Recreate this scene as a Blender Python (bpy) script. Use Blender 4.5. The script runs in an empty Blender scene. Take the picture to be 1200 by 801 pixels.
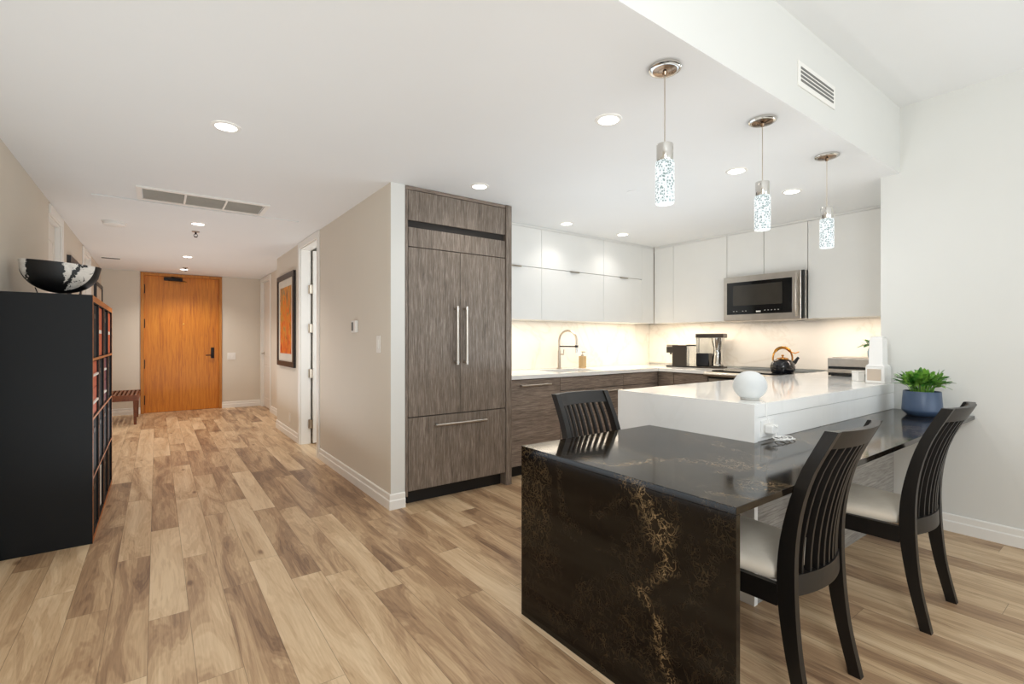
import bpy, bmesh, math, random
from mathutils import Vector, Matrix
random.seed(7)
S = bpy.context.scene
COL = S.collection
PI = math.pi

# ------------------------------------------------------------------ camera, world, light, exposure
H = 1.22
cam = bpy.data.cameras.new('camera')
cam.sensor_width = 36.0
cam.lens = 567.5 / 1200 * 36.0
cam.shift_y = -2.06 / 1200
cam.clip_start = 0.05
co = bpy.data.objects.new('camera', cam)
co.location = (0, 0, H)
co.rotation_euler = (PI / 2, 0, -math.radians(36.274))
COL.objects.link(co)
S.camera = co

S.view_settings.view_transform = 'Standard'
S.view_settings.look = 'None'
S.view_settings.gamma = 1.0
S.view_settings.use_curve_mapping = False
S.view_settings.exposure = 0.0
S.cycles.max_bounces = 10
S.cycles.diffuse_bounces = 6
S.cycles.glossy_bounces = 4
S.cycles.sample_clamp_indirect = 4.0
S.cycles.caustics_reflective = False
S.cycles.caustics_refractive = False

W = bpy.data.worlds.new('world')
S.world = W
W.use_nodes = True
bgn = W.node_tree.nodes['Background']
bgn.inputs[0].default_value = (0.86, 0.93, 1.0, 1)
bgn.inputs[1].default_value = 1.0

WINDOW_W = 80.0          # daylight through the big window behind the camera
SPOT_W = 6.5             # each recessed light
HALL_W = 54.0
PEND_W = 3.0              # each pendant
STRIP_W = 6.5             # under-cabinet strips per metre


def area_light(name, loc, rot, sx, sy, power, color):
    l = bpy.data.lights.new(name, 'AREA')
    l.shape = 'RECTANGLE'
    l.size, l.size_y = sx, sy
    l.energy = power
    l.color = color
    o = bpy.data.objects.new(name, l)
    o.location = loc
    o.rotation_euler = rot
    COL.objects.link(o)
    return o


area_light('window_daylight', (1.7, -4.86, 1.45), (PI / 2, 0, 0), 4.2, 2.3, WINDOW_W, (0.78, 0.90, 1.0))
# added upward fill lights to brighten the ceilings, standing in for bounced flash
UP = (PI, 0, 0)
area_light('ceiling_fill', (-0.20, 1.9, 0.30), UP, 0.7, 2.4, 16.0, (0.76, 0.89, 1.0))
area_light('ceiling_fill', (0.40, 6.6, 0.30), UP, 1.1, 5.6, 25.0, (0.84, 0.92, 1.0))
area_light('ceiling_fill', (3.10, 2.60, 0.95), UP, 2.0, 1.0, 12.0, (0.76, 0.89, 1.0))
area_light('ceiling_fill', (2.00, -1.3, 0.40), UP, 3.4, 2.0, 38.0, (0.76, 0.89, 1.0))
d_ = Vector((2.3, 0.9, 0.5)) - Vector((-0.15, -0.7, 2.15))
area_light('camera_fill', (-0.15, -0.7, 2.15), d_.to_track_quat('-Z', 'Y').to_euler(), 0.7, 0.7, 40.0, (0.88, 0.95, 1.0))  # added fill light behind the camera, brightens counter, seats and floor


# ------------------------------------------------------------------ materials
def lin(h):
    h = h.lstrip('#')
    r = []
    for i in (0, 2, 4):
        c = int(h[i:i + 2], 16) / 255
        r.append(c / 12.92 if c <= 0.04045 else ((c + 0.055) / 1.055) ** 2.4)
    return (*r, 1.0)


class NT:
    def __init__(s, name):
        s.m = bpy.data.materials.new(name)
        s.m.use_nodes = True
        s.t = s.m.node_tree
        s.p = s.t.nodes['Principled BSDF']

    def n(s, typ, **kw):
        nd = s.t.nodes.new(typ)
        for k, v in kw.items():
            if k.startswith('i_'):
                key = k[2:]
                key = int(key) if key.isdigit() else key.replace('_', ' ')
                nd.inputs[key].default_value = v
            else:
                setattr(nd, k, v)
        return nd

    def l(s, a, b):
        s.t.links.new(a, b)

    def math(s, op, a, b=None, c=None):
        nd = s.t.nodes.new('ShaderNodeMath')
        nd.operation = op
        for i, v in enumerate((a, b, c)):
            if v is None:
                continue
            if isinstance(v, (int, float)):
                nd.inputs[i].default_value = v
            else:
                s.l(v, nd.inputs[i])
        return nd.outputs[0]

    def ramp(s, fac, stops, interp='LINEAR'):
        nd = s.t.nodes.new('ShaderNodeValToRGB')
        cr = nd.color_ramp
        cr.interpolation = interp
        while len(cr.elements) < len(stops):
            cr.elements.new(0.5)
        for e, (p, c) in zip(cr.elements, stops):
            e.position = p
            e.color = c if not isinstance(c, str) else lin(c)
        s.l(fac, nd.inputs[0])
        return nd.outputs[0]

    def mix(s, fac, a, b, mode='MIX'):
        nd = s.t.nodes.new('ShaderNodeMix')
        nd.data_type = 'RGBA'
        nd.blend_type = mode
        for sock, v in ((nd.inputs[0], fac), (nd.inputs[6], a), (nd.inputs[7], b)):
            if isinstance(v, (int, float)):
                sock.default_value = v
            elif isinstance(v, tuple):
                sock.default_value = v
            elif isinstance(v, str):
                sock.default_value = lin(v)
            else:
                s.l(v, sock)
        return nd.outputs[2]

    def coords(s, scale=(1, 1, 1), rot=(0, 0, 0), loc=(0, 0, 0)):
        tc = s.n('ShaderNodeTexCoord')
        mp = s.n('ShaderNodeMapping')
        mp.inputs['Scale'].default_value = scale
        mp.inputs['Rotation'].default_value = rot
        mp.inputs['Location'].default_value = loc
        s.l(tc.outputs['Object'], mp.inputs['Vector'])
        return mp.outputs[0]

    def noise(s, vec, scale=5.0, detail=4.0, rough=0.5, dist=0.0):
        nd = s.n('ShaderNodeTexNoise', i_Scale=scale, i_Detail=detail, i_Roughness=rough, i_Distortion=dist)
        s.l(vec, nd.inputs['Vector'])
        return nd.outputs['Fac']

    def bump(s, h, strength=0.1, dist=0.01):
        b = s.n('ShaderNodeBump', i_Strength=strength, i_Distance=dist)
        s.l(h, b.inputs['Height'])
        s.l(b.outputs[0], s.p.inputs['Normal'])

    def base(s, v):
        if isinstance(v, (str, tuple)):
            s.p.inputs['Base Color'].default_value = lin(v) if isinstance(v, str) else v
        else:
            s.l(v, s.p.inputs['Base Color'])

    def pr(s, rough=0.5, metal=0.0, spec=None, ior=None, coat=None):
        s.p.inputs['Roughness'].default_value = rough
        s.p.inputs['Metallic'].default_value = metal
        if spec is not None:
            s.p.inputs['Specular IOR Level'].default_value = spec
        if ior is not None:
            s.p.inputs['IOR'].default_value = ior
        if coat is not None:
            s.p.inputs['Coat Weight'].default_value = coat
        return s.m


def plain(name, hexc, rough=0.5, metal=0.0, var=0.04, scale=6.0, bump=0.0, spec=None, ior=None):
    t = NT(name)
    v = t.coords()
    n = t.noise(v, scale, 3)
    c = lin(hexc)
    d = tuple(max(0, x * (1 - var)) for x in c[:3]) + (1,)
    e = tuple(min(1, x * (1 + var)) for x in c[:3]) + (1,)
    t.base(t.ramp(n, [(0.3, d), (0.7, e)]))
    if bump:
        t.bump(t.noise(v, scale * 40, 2), bump, 0.002)
    return t.pr(rough, metal, spec, ior)


def emit(name, color, strength):
    t = NT(name)
    t.base('#ffffff')
    t.p.inputs['Emission Color'].default_value = color
    t.p.inputs['Emission Strength'].default_value = strength
    return t.pr(0.4)


def wood(name, dark, mid, light, axis, fine=70.0, rough=0.5, tone=1.0, contrast=(0.32, 0.5, 0.68)):
    """stretched streaky grain; axis = the direction the grain runs"""
    t = NT(name)
    sc = [fine] * 3
    sc['xyz'.index(axis)] = fine * 0.05
    sc2 = [fine * 0.22] * 3
    sc2['xyz'.index(axis)] = fine * 0.012
    a = t.noise(t.coords(tuple(sc)), 1.0, 6, 0.65, 0.6)
    b = t.noise(t.coords(tuple(sc2)), 1.0, 3, 0.5, 1.0)
    f = t.math('ADD', t.math('MULTIPLY', a, 0.75), t.math('MULTIPLY', b, 0.25))
    t.base(t.ramp(f, [(contrast[0], dark), (contrast[1], mid), (contrast[2], light)]))
    t.bump(a, 0.12, 0.001)
    return t.pr(rough)


def floor_mat():
    t = NT('plank_floor')
    tc = t.n('ShaderNodeTexCoord')
    sp = t.n('ShaderNodeSeparateXYZ')
    t.l(tc.outputs['Object'], sp.inputs[0])
    X, Y = sp.outputs[0], sp.outputs[1]
    pw, pl = 0.146, 1.22
    u = t.math('DIVIDE', t.math('ADD', X, 20.03), pw)
    row = t.math('FLOOR', u)
    wn = t.n('ShaderNodeTexWhiteNoise', noise_dimensions='1D')
    t.l(row, wn.inputs['W'])
    v = t.math('ADD', t.math('DIVIDE', Y, pl), t.math('MULTIPLY', wn.outputs[0], 11.0))
    colm = t.math('FLOOR', v)
    cb = t.n('ShaderNodeCombineXYZ')
    t.l(row, cb.inputs[0]); t.l(colm, cb.inputs[1])
    w2 = t.n('ShaderNodeTexWhiteNoise', noise_dimensions='2D')
    t.l(cb.outputs[0], w2.inputs['Vector'])
    pid = w2.outputs[0]
    # grain coordinates per plank
    g = t.n('ShaderNodeCombineXYZ')
    t.l(t.math('MULTIPLY', X, 11.0), g.inputs[0])
    t.l(t.math('MULTIPLY', Y, 1.5), g.inputs[1])
    t.l(t.math('MULTIPLY', pid, 91.0), g.inputs[2])
    big = t.noise(g.outputs[0], 0.75, 4, 0.55, 1.0)
    g2 = t.n('ShaderNodeCombineXYZ')
    t.l(t.math('MULTIPLY', X, 120.0), g2.inputs[0])
    t.l(t.math('MULTIPLY', Y, 4.5), g2.inputs[1])
    t.l(t.math('MULTIPLY', pid, 57.0), g2.inputs[2])
    fine = t.noise(g2.outputs[0], 1.0, 5, 0.6, 0.5)
    rings = t.math('SINE', t.math('MULTIPLY', big, 75.0))
    rings = t.math('MULTIPLY_ADD', rings, 0.5, 0.5)
    # knots
    kn = t.n('ShaderNodeCombineXYZ')
    t.l(t.math('MULTIPLY', X, 5.5), kn.inputs[0])
    t.l(t.math('MULTIPLY', Y, 2.0), kn.inputs[1])
    vor = t.n('ShaderNodeTexVoronoi', i_Scale=1.0)
    t.l(kn.outputs[0], vor.inputs['Vector'])
    knot = t.ramp(vor.outputs['Distance'], [(0.03, (1, 1, 1, 1)), (0.10, (0, 0, 0, 1))])
    f = t.math('ADD', t.math('MULTIPLY', pid, 0.27), t.math('MULTIPLY', big, 0.80))
    f = t.math('ADD', f, t.math('MULTIPLY', fine, 0.30))
    f = t.math('SUBTRACT', f, t.math('MULTIPLY', rings, 0.055))
    f = t.math('SUBTRACT', f, t.math('MULTIPLY', knot, 0.25))
    c = t.ramp(f, [(0.40, '#7c5f48'), (0.55, '#a98969'), (0.68, '#c7a985'), (0.86, '#dfc5a2')])
    # joints
    fu = t.math('FRACT', u)
    fv = t.math('FRACT', v)
    e1 = t.math('MINIMUM', fu, t.math('SUBTRACT', 1.0, fu))
    e2 = t.math('MINIMUM', fv, t.math('SUBTRACT', 1.0, fv))
    j = t.math('MINIMUM', t.math('MULTIPLY', e1, pw), t.math('MULTIPLY', e2, pl))
    jm = t.math('LESS_THAN', j, 0.0011)
    t.base(t.mix(t.math('MULTIPLY', jm, 0.55), c, '#4a3626'))
    t.bump(t.math('SUBTRACT', fine, t.math('MULTIPLY', jm, 2.0)), 0.08, 0.001)
    return t.pr(0.40, spec=0.4)


def stone_dark():
    t = NT('dark_stone')
    v = t.coords((1, 1, 1), loc=(3.1, 7.4, 1.3))
    tc = t.n('ShaderNodeTexCoord')
    sp = t.n('ShaderNodeSeparateXYZ')
    t.l(tc.outputs['Object'], sp.inputs[0])
    X, Y, Z = sp.outputs
    cloud = t.noise(v, 1.6, 4, 0.6, 0.8)
    warp = t.noise(v, 7.0, 3, 0.6)
    # one long vein wandering down the waterfall side, found by height
    path = t.ramp(Z, [(z, (c, c, c, 1)) for z, c in ((0.0, 0.91), (0.16, 0.94), (0.21, 0.984), (0.30, 1.0), (0.375, 1.05), (0.41, 1.02), (0.46, 0.955), (0.51, 0.925),
                                                      (0.56, 0.975), (0.62, 0.965), (0.68, 1.02), (0.745, 1.09))])
    yy = t.math('ADD', Y, 1.2)
    dv = t.math('ABSOLUTE', t.math('SUBTRACT', yy, t.math('ADD', path, t.math('MULTIPLY', t.math('SUBTRACT', warp, 0.5), 0.16))))
    wide = t.ramp(Z, [(0.45, (0.35, 0.35, 0.35, 1)), (0.66, (1, 1, 1, 1))])
    dvn = t.math('DIVIDE', dv, t.math('MULTIPLY_ADD', wide, 0.085, 0.012))
    onside = t.math('LESS_THAN', Z, 0.7495)
    patch = t.ramp(t.noise(v, 11.0, 3, 0.6), [(0.36, (0.25, 0.25, 0.25, 1)), (0.56, (1, 1, 1, 1))])
    main = t.math('MULTIPLY', t.math('MULTIPLY', t.ramp(dvn, [(0.1, (1, 1, 1, 1)), (1.0, (0, 0, 0, 1))]), patch), onside)
    # a loose patch by the far edge and scattered drifts elsewhere
    big = t.noise(v, 4.5, 4, 0.6, 0.8)
    drift = t.math('MULTIPLY', t.ramp(big, [(0.48, (0.02, 0.02, 0.02, 1)), (0.74, (0.20, 0.20, 0.20, 1))]), t.math('MULTIPLY_ADD', onside, -1.6, 2.6))
    fe = t.math('MULTIPLY', t.math('SUBTRACT', yy, 1.50), 4.5)
    fe = t.math('MULTIPLY', t.math('MINIMUM', t.math('MAXIMUM', fe, 0.0), 0.22), t.math('MULTIPLY', t.math('MINIMUM', t.math('MAXIMUM', t.math('MULTIPLY', t.math('SUBTRACT', Z, 0.2), 3.0), 0.0), 1.0), onside))
    topb = t.ramp(t.noise(v, 2.6, 4, 0.6, 1.0), [(0.50, (0, 0, 0, 1)), (0.64, (1, 1, 1, 1))])
    topm = t.math('MULTIPLY', topb, t.math('SUBTRACT', 1.0, onside))
    mask = t.math('MINIMUM', t.math('ADD', t.math('ADD', t.math('ADD', main, drift), fe), topm), 1.0)
    veins = t.noise(v, 19.0, 2.5, 0.55, 1.1)
    a = t.math('ABSOLUTE', t.math('SUBTRACT', veins, 0.5))
    thin = t.ramp(a, [(0.0, (1, 1, 1, 1)), (0.022, (0, 0, 0, 1))])
    veins2 = t.noise(v, 30.0, 3, 0.6, 1.0)
    a2 = t.math('ABSOLUTE', t.math('SUBTRACT', veins2, 0.47))
    thin2 = t.ramp(a2, [(0.0, (0.9, 0.9, 0.9, 1)), (0.026, (0, 0, 0, 1))])
    th = t.math('MAXIMUM', thin, thin2)
    base = t.ramp(cloud, [(0.3, '#080503'), (0.7, '#120d09')])
    m = t.math('ADD', t.math('MULTIPLY', t.math('MULTIPLY', th, mask), 0.8), t.math('MULTIPLY', mask, 0.03))
    t.base(t.mix(m, base, '#a08662'))
    return t.pr(0.09, spec=0.2, ior=1.56)


def stone_white(name, base='#efece6', vein='#cfc8be', rough=0.2, amt=0.6, sc=1.1):
    t = NT(name)
    v = t.coords()
    n = t.noise(v, sc, 5, 0.55, 1.6)
    a = t.math('ABSOLUTE', t.math('SUBTRACT', n, 0.5))
    f = t.ramp(a, [(0.0, (amt, amt, amt, 1)), (0.02, (amt * .25, amt * .25, amt * .25, 1)), (0.07, (0, 0, 0, 1))])
    t.base(t.mix(f, base, vein))
    return t.pr(rough)


def seat_mat():
    t = NT('cream_seat_fabric')
    v = t.coords((1, 1, 1))
    n = t.noise(v, 5.0, 4, 0.6, 1.0)
    t.base(t.ramp(n, [(0.3, '#e4d6c2'), (0.7, '#f0e4d2')]))
    t.bump(t.noise(v, 500, 2), 0.15, 0.001)
    return t.pr(0.62)


def art_mat():
    t = NT('abstract_painting')
    tc = t.n('ShaderNodeTexCoord')
    sp = t.n('ShaderNodeSeparateXYZ')
    t.l(tc.outputs['Object'], sp.inputs[0])
    n = t.noise(t.coords((1, 3.2, 1.3), rot=(0.5, 0, 0)), 2.4, 6, 0.6, 2.5)
    k = t.noise(t.coords((1, 5.0, 2.0), rot=(-0.4, 0, 0), loc=(2, 5, 1)), 2.2, 5, 0.65, 2.0)
    f = t.math('ADD', t.math('MULTIPLY', n, 0.95), t.math('MULTIPLY', sp.outputs[2], 0.22))
    c = t.ramp(f, [(0.34, '#7c1a06'), (0.46, '#d5440b'), (0.58, '#ec7a14'), (0.68, '#d9a040'), (0.76, '#8a7f74'), (0.86, '#40302c')])
    dk = t.ramp(k, [(0.58, (0, 0, 0, 1)), (0.68, (0.85, 0.85, 0.85, 1))])
    t.base(t.mix(dk, c, '#43221a'))
    return t.pr(0.35)


def bowl_mat():
    t = NT('black_and_white_glaze')
    tc = t.n('ShaderNodeTexCoord')
    v = tc.outputs['Object']
    sp = t.n('ShaderNodeSeparateXYZ')
    t.l(v, sp.inputs[0])
    X, Y, Z = sp.outputs
    n1 = t.noise(v, 9.0, 5, 0.65, 1.0)
    n2 = t.noise(v, 30.0, 5, 0.7, 0.5)
    jit = t.math('MULTIPLY', t.math('SUBTRACT', n2, 0.5), 0.07)
    # broad black field left of the middle
    xa = t.math('ADD', X, jit)
    field = t.math('MULTIPLY', t.math('GREATER_THAN', xa, -0.135), t.math('LESS_THAN', xa, 0.035))
    # slanting brush strokes on the right
    st = t.math('ADD', t.math('MULTIPLY', X, 1.0), t.math('MULTIPLY', Z, -0.55))
    st = t.math('ABSOLUTE', t.math('SUBTRACT', t.math('ADD', st, jit), 0.005))
    stroke = t.math('LESS_THAN', st, 0.010)
    speck = t.math('MULTIPLY', t.math('GREATER_THAN', n2, 0.60), t.math('GREATER_THAN', X, 0.03))
    # dark keel and ends
    q = t.math('ADD', t.math('POWER', t.math('DIVIDE', t.math('ABSOLUTE', X), 0.192), 2.0), t.math('POWER', t.math('DIVIDE', t.math('SUBTRACT', 0.205, Z), 0.187), 2.0))
    keel = t.math('GREATER_THAN', q, 0.86)
    m = t.math('MAXIMUM', t.math('MAXIMUM', field, keel), t.math('MAXIMUM', stroke, speck))
    base = t.ramp(n1, [(0.40, '#e9e4dc'), (0.66, '#c4bcb2')])
    t.base(t.mix(m, base, '#0c0b0c'))
    return t.pr(0.45)


def crystal_mat():
    t = NT('lit_bubble_crystal')
    v = t.coords((1, 1, 1))
    vo = t.n('ShaderNodeTexVoronoi', i_Scale=110.0)
    t.l(v, vo.inputs['Vector'])
    n = t.noise(v, 60.0, 3, 0.6)
    f = t.math('ADD', vo.outputs['Distance'], t.math('MULTIPLY', n, 0.35))
    c = t.ramp(f, [(0.42, (0.20, 0.27, 0.26, 1)), (0.58, (0.66, 0.76, 0.77, 1)), (0.85, (1, 1, 1, 1))])
    t.base('#384040')
    t.l(c, t.p.inputs['Emission Color'])
    t.p.inputs['Emission Strength'].default_value = 0.98
    return t.pr(0.1)


M = {}
M['floor'] = floor_mat()
M['wall'] = plain('warm_white_wall_paint', '#dcdbd6', 0.75, var=0.012, scale=1.5)
M['hallwall'] = plain('greige_hall_wall_paint', '#dbd2c4', 0.75, var=0.012, scale=1.5)
M['ceil'] = plain('white_ceiling_paint', '#ebebea', 0.85, var=0.01, scale=1.2)
M['trim'] = plain('white_trim_paint', '#eeebe5', 0.4, var=0.01)
M['doorwhite'] = plain('white_door_paint', '#e6dfd5', 0.45, var=0.01)
M['stone'] = stone_dark()
M['quartz'] = stone_white('white_quartz', '#f3f2ef', '#dedbd5', 0.08, 0.15)
M['splash'] = stone_white('marble_backsplash', '#f4eee4', '#cbbda9', 0.22, 0.28, 0.9)
M['woodv'] = wood('grey_brown_laminate_vertical', '#4a4037', '#776a5e', '#a1958a', 'z', 190)
M['woodh'] = wood('grey_brown_laminate_horizontal', '#4f443b', '#827367', '#a99a8d', 'x', 170)
M['woodhy'] = wood('grey_brown_laminate_sideways', '#453a31', '#76675a', '#9e8f82', 'y', 170)
M['woodg'] = wood('pale_grey_laminate', '#6a6560', '#98938c', '#bdb8b0', 'x', 120)
M['cab'] = plain('white_satin_cabinet', '#e7e5e0', 0.35, var=0.008)
M['gap'] = plain('shadow_gap_black', '#2e2925', 0.7)
M['kick'] = plain('black_toe_kick', '#0c0b0b', 0.5)
M['steel'] = plain('brushed_stainless', '#c9c2b9', 0.28, 1.0, 0.06, 14)
M['chrome'] = plain('polished_chrome', '#d8d6d2', 0.12, 1.0, 0.02)
M['nickel'] = plain('brushed_nickel', '#bdb1a2', 0.32, 1.0, 0.04)
M['bronze'] = plain('polished_bronze', '#8a7460', 0.15, 1.0, 0.05)
M['darkmetal'] = plain('dark_bronze', '#2a2320', 0.4, 0.6)
M['blackglass'] = plain('black_glass', '#0d0e0f', 0.08, var=0.02)
M['ovenwin'] = plain('smoked_oven_window', '#3a3630', 0.15, var=0.1)
M['black'] = plain('black_plastic', '#17140f', 0.4)
M['cofbody'] = plain('dark_brown_plastic', '#2c241c', 0.4)
M['white'] = plain('white_plastic', '#eceae6', 0.35, var=0.01)
M['mesh'] = plain('beige_speaker_mesh', '#c9b9a8', 0.7, bump=0.3)
M['sphere'] = plain('pale_grey_fabric', '#d7d9d8', 0.75, bump=0.25, scale=9)
M['chair'] = wood('espresso_wood', '#070505', '#0d0a08', '#15100d', 'z', 60, 0.42)
M['seat'] = seat_mat()
M['bookcase'] = plain('black_blue_laminate', '#0e0f10', 0.5, var=0.08, scale=2, spec=0.25)
M['edge'] = wood('copper_wood_edging', '#8a4a18', '#b4651f', '#cf7f30', 'y', 40)
M['navy'] = plain('navy_box', '#0c0e17', 0.6, spec=0.2)
M['orange'] = plain('orange_red_box', '#c24f25', 0.5)
M['purple'] = plain('plum_box', '#6a2b3e', 0.5)
M['label'] = plain('white_paper', '#e9e4dc', 0.6)
M['oak'] = wood('orange_oak_veneer', '#a8590c', '#cd7c14', '#e0952a', 'z', 60, 0.4, contrast=(0.3, 0.5, 0.7))
M['oakframe'] = wood('oak_frame', '#a0611c', '#bf7a2c', '#d09040', 'z', 60, 0.45)
M['bench'] = wood('walnut_bench', '#4d2712', '#6e3a1b', '#8a4c25', 'y', 60, 0.4)
M['bowl'] = bowl_mat()
M['pictmat'] = plain('cream_mat_board', '#d9d0c2', 0.7)
M['art'] = art_mat()
M['paper'] = plain('pale_print', '#cfc4b2', 0.6, var=0.15)
M['frame'] = plain('black_picture_frame', '#1b1412', 0.35)
M['grille'] = plain('grey_filter_grille', '#b3afa7', 0.7)
M['vent'] = plain('vent_dark_slot', '#74736f', 0.7)
M['lens'] = emit('downlight_lens', (1.0, 0.97, 0.92, 1), 6.0)
M['crystal'] = crystal_mat()
M['brass'] = plain('aged_brass', '#b5803a', 0.25, 1.0, 0.08)
M['kettle'] = plain('black_enamel', '#15161c', 0.15, var=0.2)
M['pot'] = plain('blue_satin_ceramic', '#41526b', 0.38, var=0.03)
M['soil'] = plain('potting_soil', '#2a2019', 0.9)
M['soap'] = plain('amber_soap', '#b49a70', 0.2)
M['vase'] = plain('pale_blue_glass', '#b9d3da', 0.08)


def leaf_mat(name, a, b):
    t = NT(name)
    n = t.noise(t.coords(), 22.0, 2)
    t.base(t.ramp(n, [(0.35, a), (0.68, b)]))
    return t.pr(0.4)


M['leaf'] = leaf_mat('green_leaf', '#2f6a1f', '#8bbb4c')
M['leaf2'] = leaf_mat('bright_green_leaf', '#2c7a3a', '#86c653')


def glass_mat():
    t = NT('clear_glass')
    t.base('#e9eef0')
    t.p.inputs['Transmission Weight'].default_value = 0.9
    t.p.inputs['IOR'].default_value = 1.2
    return t.pr(0.03)


M['glass'] = glass_mat()

# ------------------------------------------------------------------ mesh building
LOC = {}


class MB:
    def __init__(s):
        s.bm = bmesh.new()

    def box(s, x0, x1, y0, y1, z0, z1, bev=0.0, seg=2, mi=0):
        x0, x1 = min(x0, x1), max(x0, x1)
        y0, y1 = min(y0, y1), max(y0, y1)
        z0, z1 = min(z0, z1), max(z0, z1)
        v = [s.bm.verts.new(p) for p in ((x0, y0, z0), (x1, y0, z0), (x1, y1, z0), (x0, y1, z0),
                                         (x0, y0, z1), (x1, y0, z1), (x1, y1, z1), (x0, y1, z1))]
        fs = []
        for q in ((0, 3, 2, 1), (4, 5, 6, 7), (0, 1, 5, 4), (1, 2, 6, 5), (2, 3, 7, 6), (3, 0, 4, 7)):
            f = s.bm.faces.new([v[i] for i in q])
            f.material_index = mi
            fs.append(f)
        if bev > 0:
            es = list({e for f in fs for e in f.edges})
            bmesh.ops.bevel(s.bm, geom=es, offset=bev, segments=seg, affect='EDGES', profile=0.5, clamp_overlap=True)
        return s

    def rings(s, rings, cap=True, closed=False, mi=0):
        R = [[s.bm.verts.new(p) for p in r] for r in rings]
        n = len(R[0])
        m = len(R)
        for i in range(m if closed else m - 1):
            a, b = R[i], R[(i + 1) % m]
            for j in range(n):
                f = s.bm.faces.new((a[j], a[(j + 1) % n], b[(j + 1) % n], b[j]))
                f.material_index = mi
        if cap and not closed:
            for r in (list(reversed(R[0])), R[-1]):
                f = s.bm.faces.new(r)
                f.material_index = mi
        return s

    def cyl(s, p0, p1, r0, r1=None, seg=24, mi=0):
        p0, p1 = Vector(p0), Vector(p1)
        r1 = r0 if r1 is None else r1
        d = (p1 - p0).normalized()
        a = d.orthogonal().normalized()
        b = d.cross(a)
        rs = []
        for p, r in ((p0, r0), (p1, r1)):
            rs.append([p + (a * math.cos(2 * PI * k / seg) + b * math.sin(2 * PI * k / seg)) * r for k in range(seg)])
        return s.rings(rs, mi=mi)

    def lathe(s, prof, c=(0, 0, 0), seg=40, cap=True, mi=0):
        c = Vector(c)
        rs = [[c + Vector((r * math.cos(2 * PI * k / seg), r * math.sin(2 * PI * k / seg), z)) for k in range(seg)] for r, z in prof]
        return s.rings(rs, cap=cap, mi=mi)

    def tube(s, pts, r, seg=10, closed=False, mi=0):
        pts = [Vector(p) for p in pts]
        n = len(pts)
        rr = r if isinstance(r, (list, tuple)) else [r] * n
        rs = []
        up = None
        for i, p in enumerate(pts):
            a = pts[(i - 1) % n] if (closed or i > 0) else p
            b = pts[(i + 1) % n] if (closed or i < n - 1) else p
            d = (b - a).normalized()
            if up is None:
                up = d.orthogonal().normalized()
            up = (up - d * up.dot(d)).normalized()
            w = d.cross(up)
            rs.append([p + (up * math.cos(2 * PI * k / seg) + w * math.sin(2 * PI * k / seg)) * rr[i] for k in range(seg)])
        return s.rings(rs, closed=closed, mi=mi)

    def prism(s, poly, z0, z1, mi=0):
        return s.rings([[(x, y, z0) for x, y in poly], [(x, y, z1) for x, y in poly]], mi=mi)

    def build(s, name, mat, parent=None, smooth=False, origin=None, angle=35, bev=0.0):
        bm = s.bm
        bmesh.ops.recalc_face_normals(bm, faces=bm.faces[:])
        if bev:
            es = [e for e in bm.edges if len(e.link_faces) == 2 and e.calc_face_angle(0) > 0.5]
            bmesh.ops.bevel(bm, geom=es, offset=bev, segments=2, affect='EDGES', profile=0.5, clamp_overlap=True)
        if parent is not None:
            r = parent
            while r.parent:
                r = r.parent
            sh = LOC[r.name]
        elif origin is not None:
            sh = Vector(origin)
        else:
            xs = [v.co.x for v in bm.verts]; ys = [v.co.y for v in bm.verts]; zs = [v.co.z for v in bm.verts]
            sh = Vector(((min(xs) + max(xs)) / 2, (min(ys) + max(ys)) / 2, min(zs)))
        for v in bm.verts:
            v.co -= sh
        me = bpy.data.meshes.new(name)
        bm.to_mesh(me)
        bm.free()
        for m in (mat if isinstance(mat, (list, tuple)) else [mat]):
            me.materials.append(M[m] if isinstance(m, str) else m)
        if smooth:
            for p in me.polygons:
                p.use_smooth = True
            me.set_sharp_from_angle(angle=math.radians(angle))
        o = bpy.data.objects.new(name, me)
        COL.objects.link(o)
        if parent is not None:
            o.parent = parent
        else:
            o.location = sh
            LOC[o.name] = sh.copy()
        return o


def tag(o, label, cat, group=None):
    o['label'] = label
    o['category'] = cat
    if group:
        o['group'] = group
    return o


def root(name, label, cat, loc, group=None):
    o = bpy.data.objects.new(name, None)
    o.empty_display_size = 0.05
    o.location = loc
    COL.objects.link(o)
    LOC[o.name] = Vector(loc)
    return tag(o, label, cat, group)


def struct(o):
    o['kind'] = 'structure'
    return o


def bx(*a, **k):
    return MB().box(*a, **k)


def copy_tree(o, parent=None):
    c = o.copy()
    COL.objects.link(c)
    if parent is not None:
        c.parent = parent
    for ch in [x for x in o.children]:
        copy_tree(ch, c)
    return c


def spot(parent, loc, power, color=(1.0, 0.97, 0.93), size=2.3, r=0.045):
    l = bpy.data.lights.new('downlight_beam', 'SPOT')
    l.energy = power
    l.color = color
    l.spot_size = size
    l.spot_blend = 0.7
    l.shadow_soft_size = r
    o = bpy.data.objects.new('downlight_beam', l)
    COL.objects.link(o)
    o.parent = parent
    o.location = Vector(loc) - LOC[parent.name]
    return o


# ------------------------------------------------------------------ the room
ZC = 2.36        # kitchen and hall ceiling
ZL = 2.81        # living room ceiling
XL = -0.712      # left wall
XR = 4.10        # right wall
YE = 10.1        # far end of the hall
XH = 1.36        # hall wall

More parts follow.
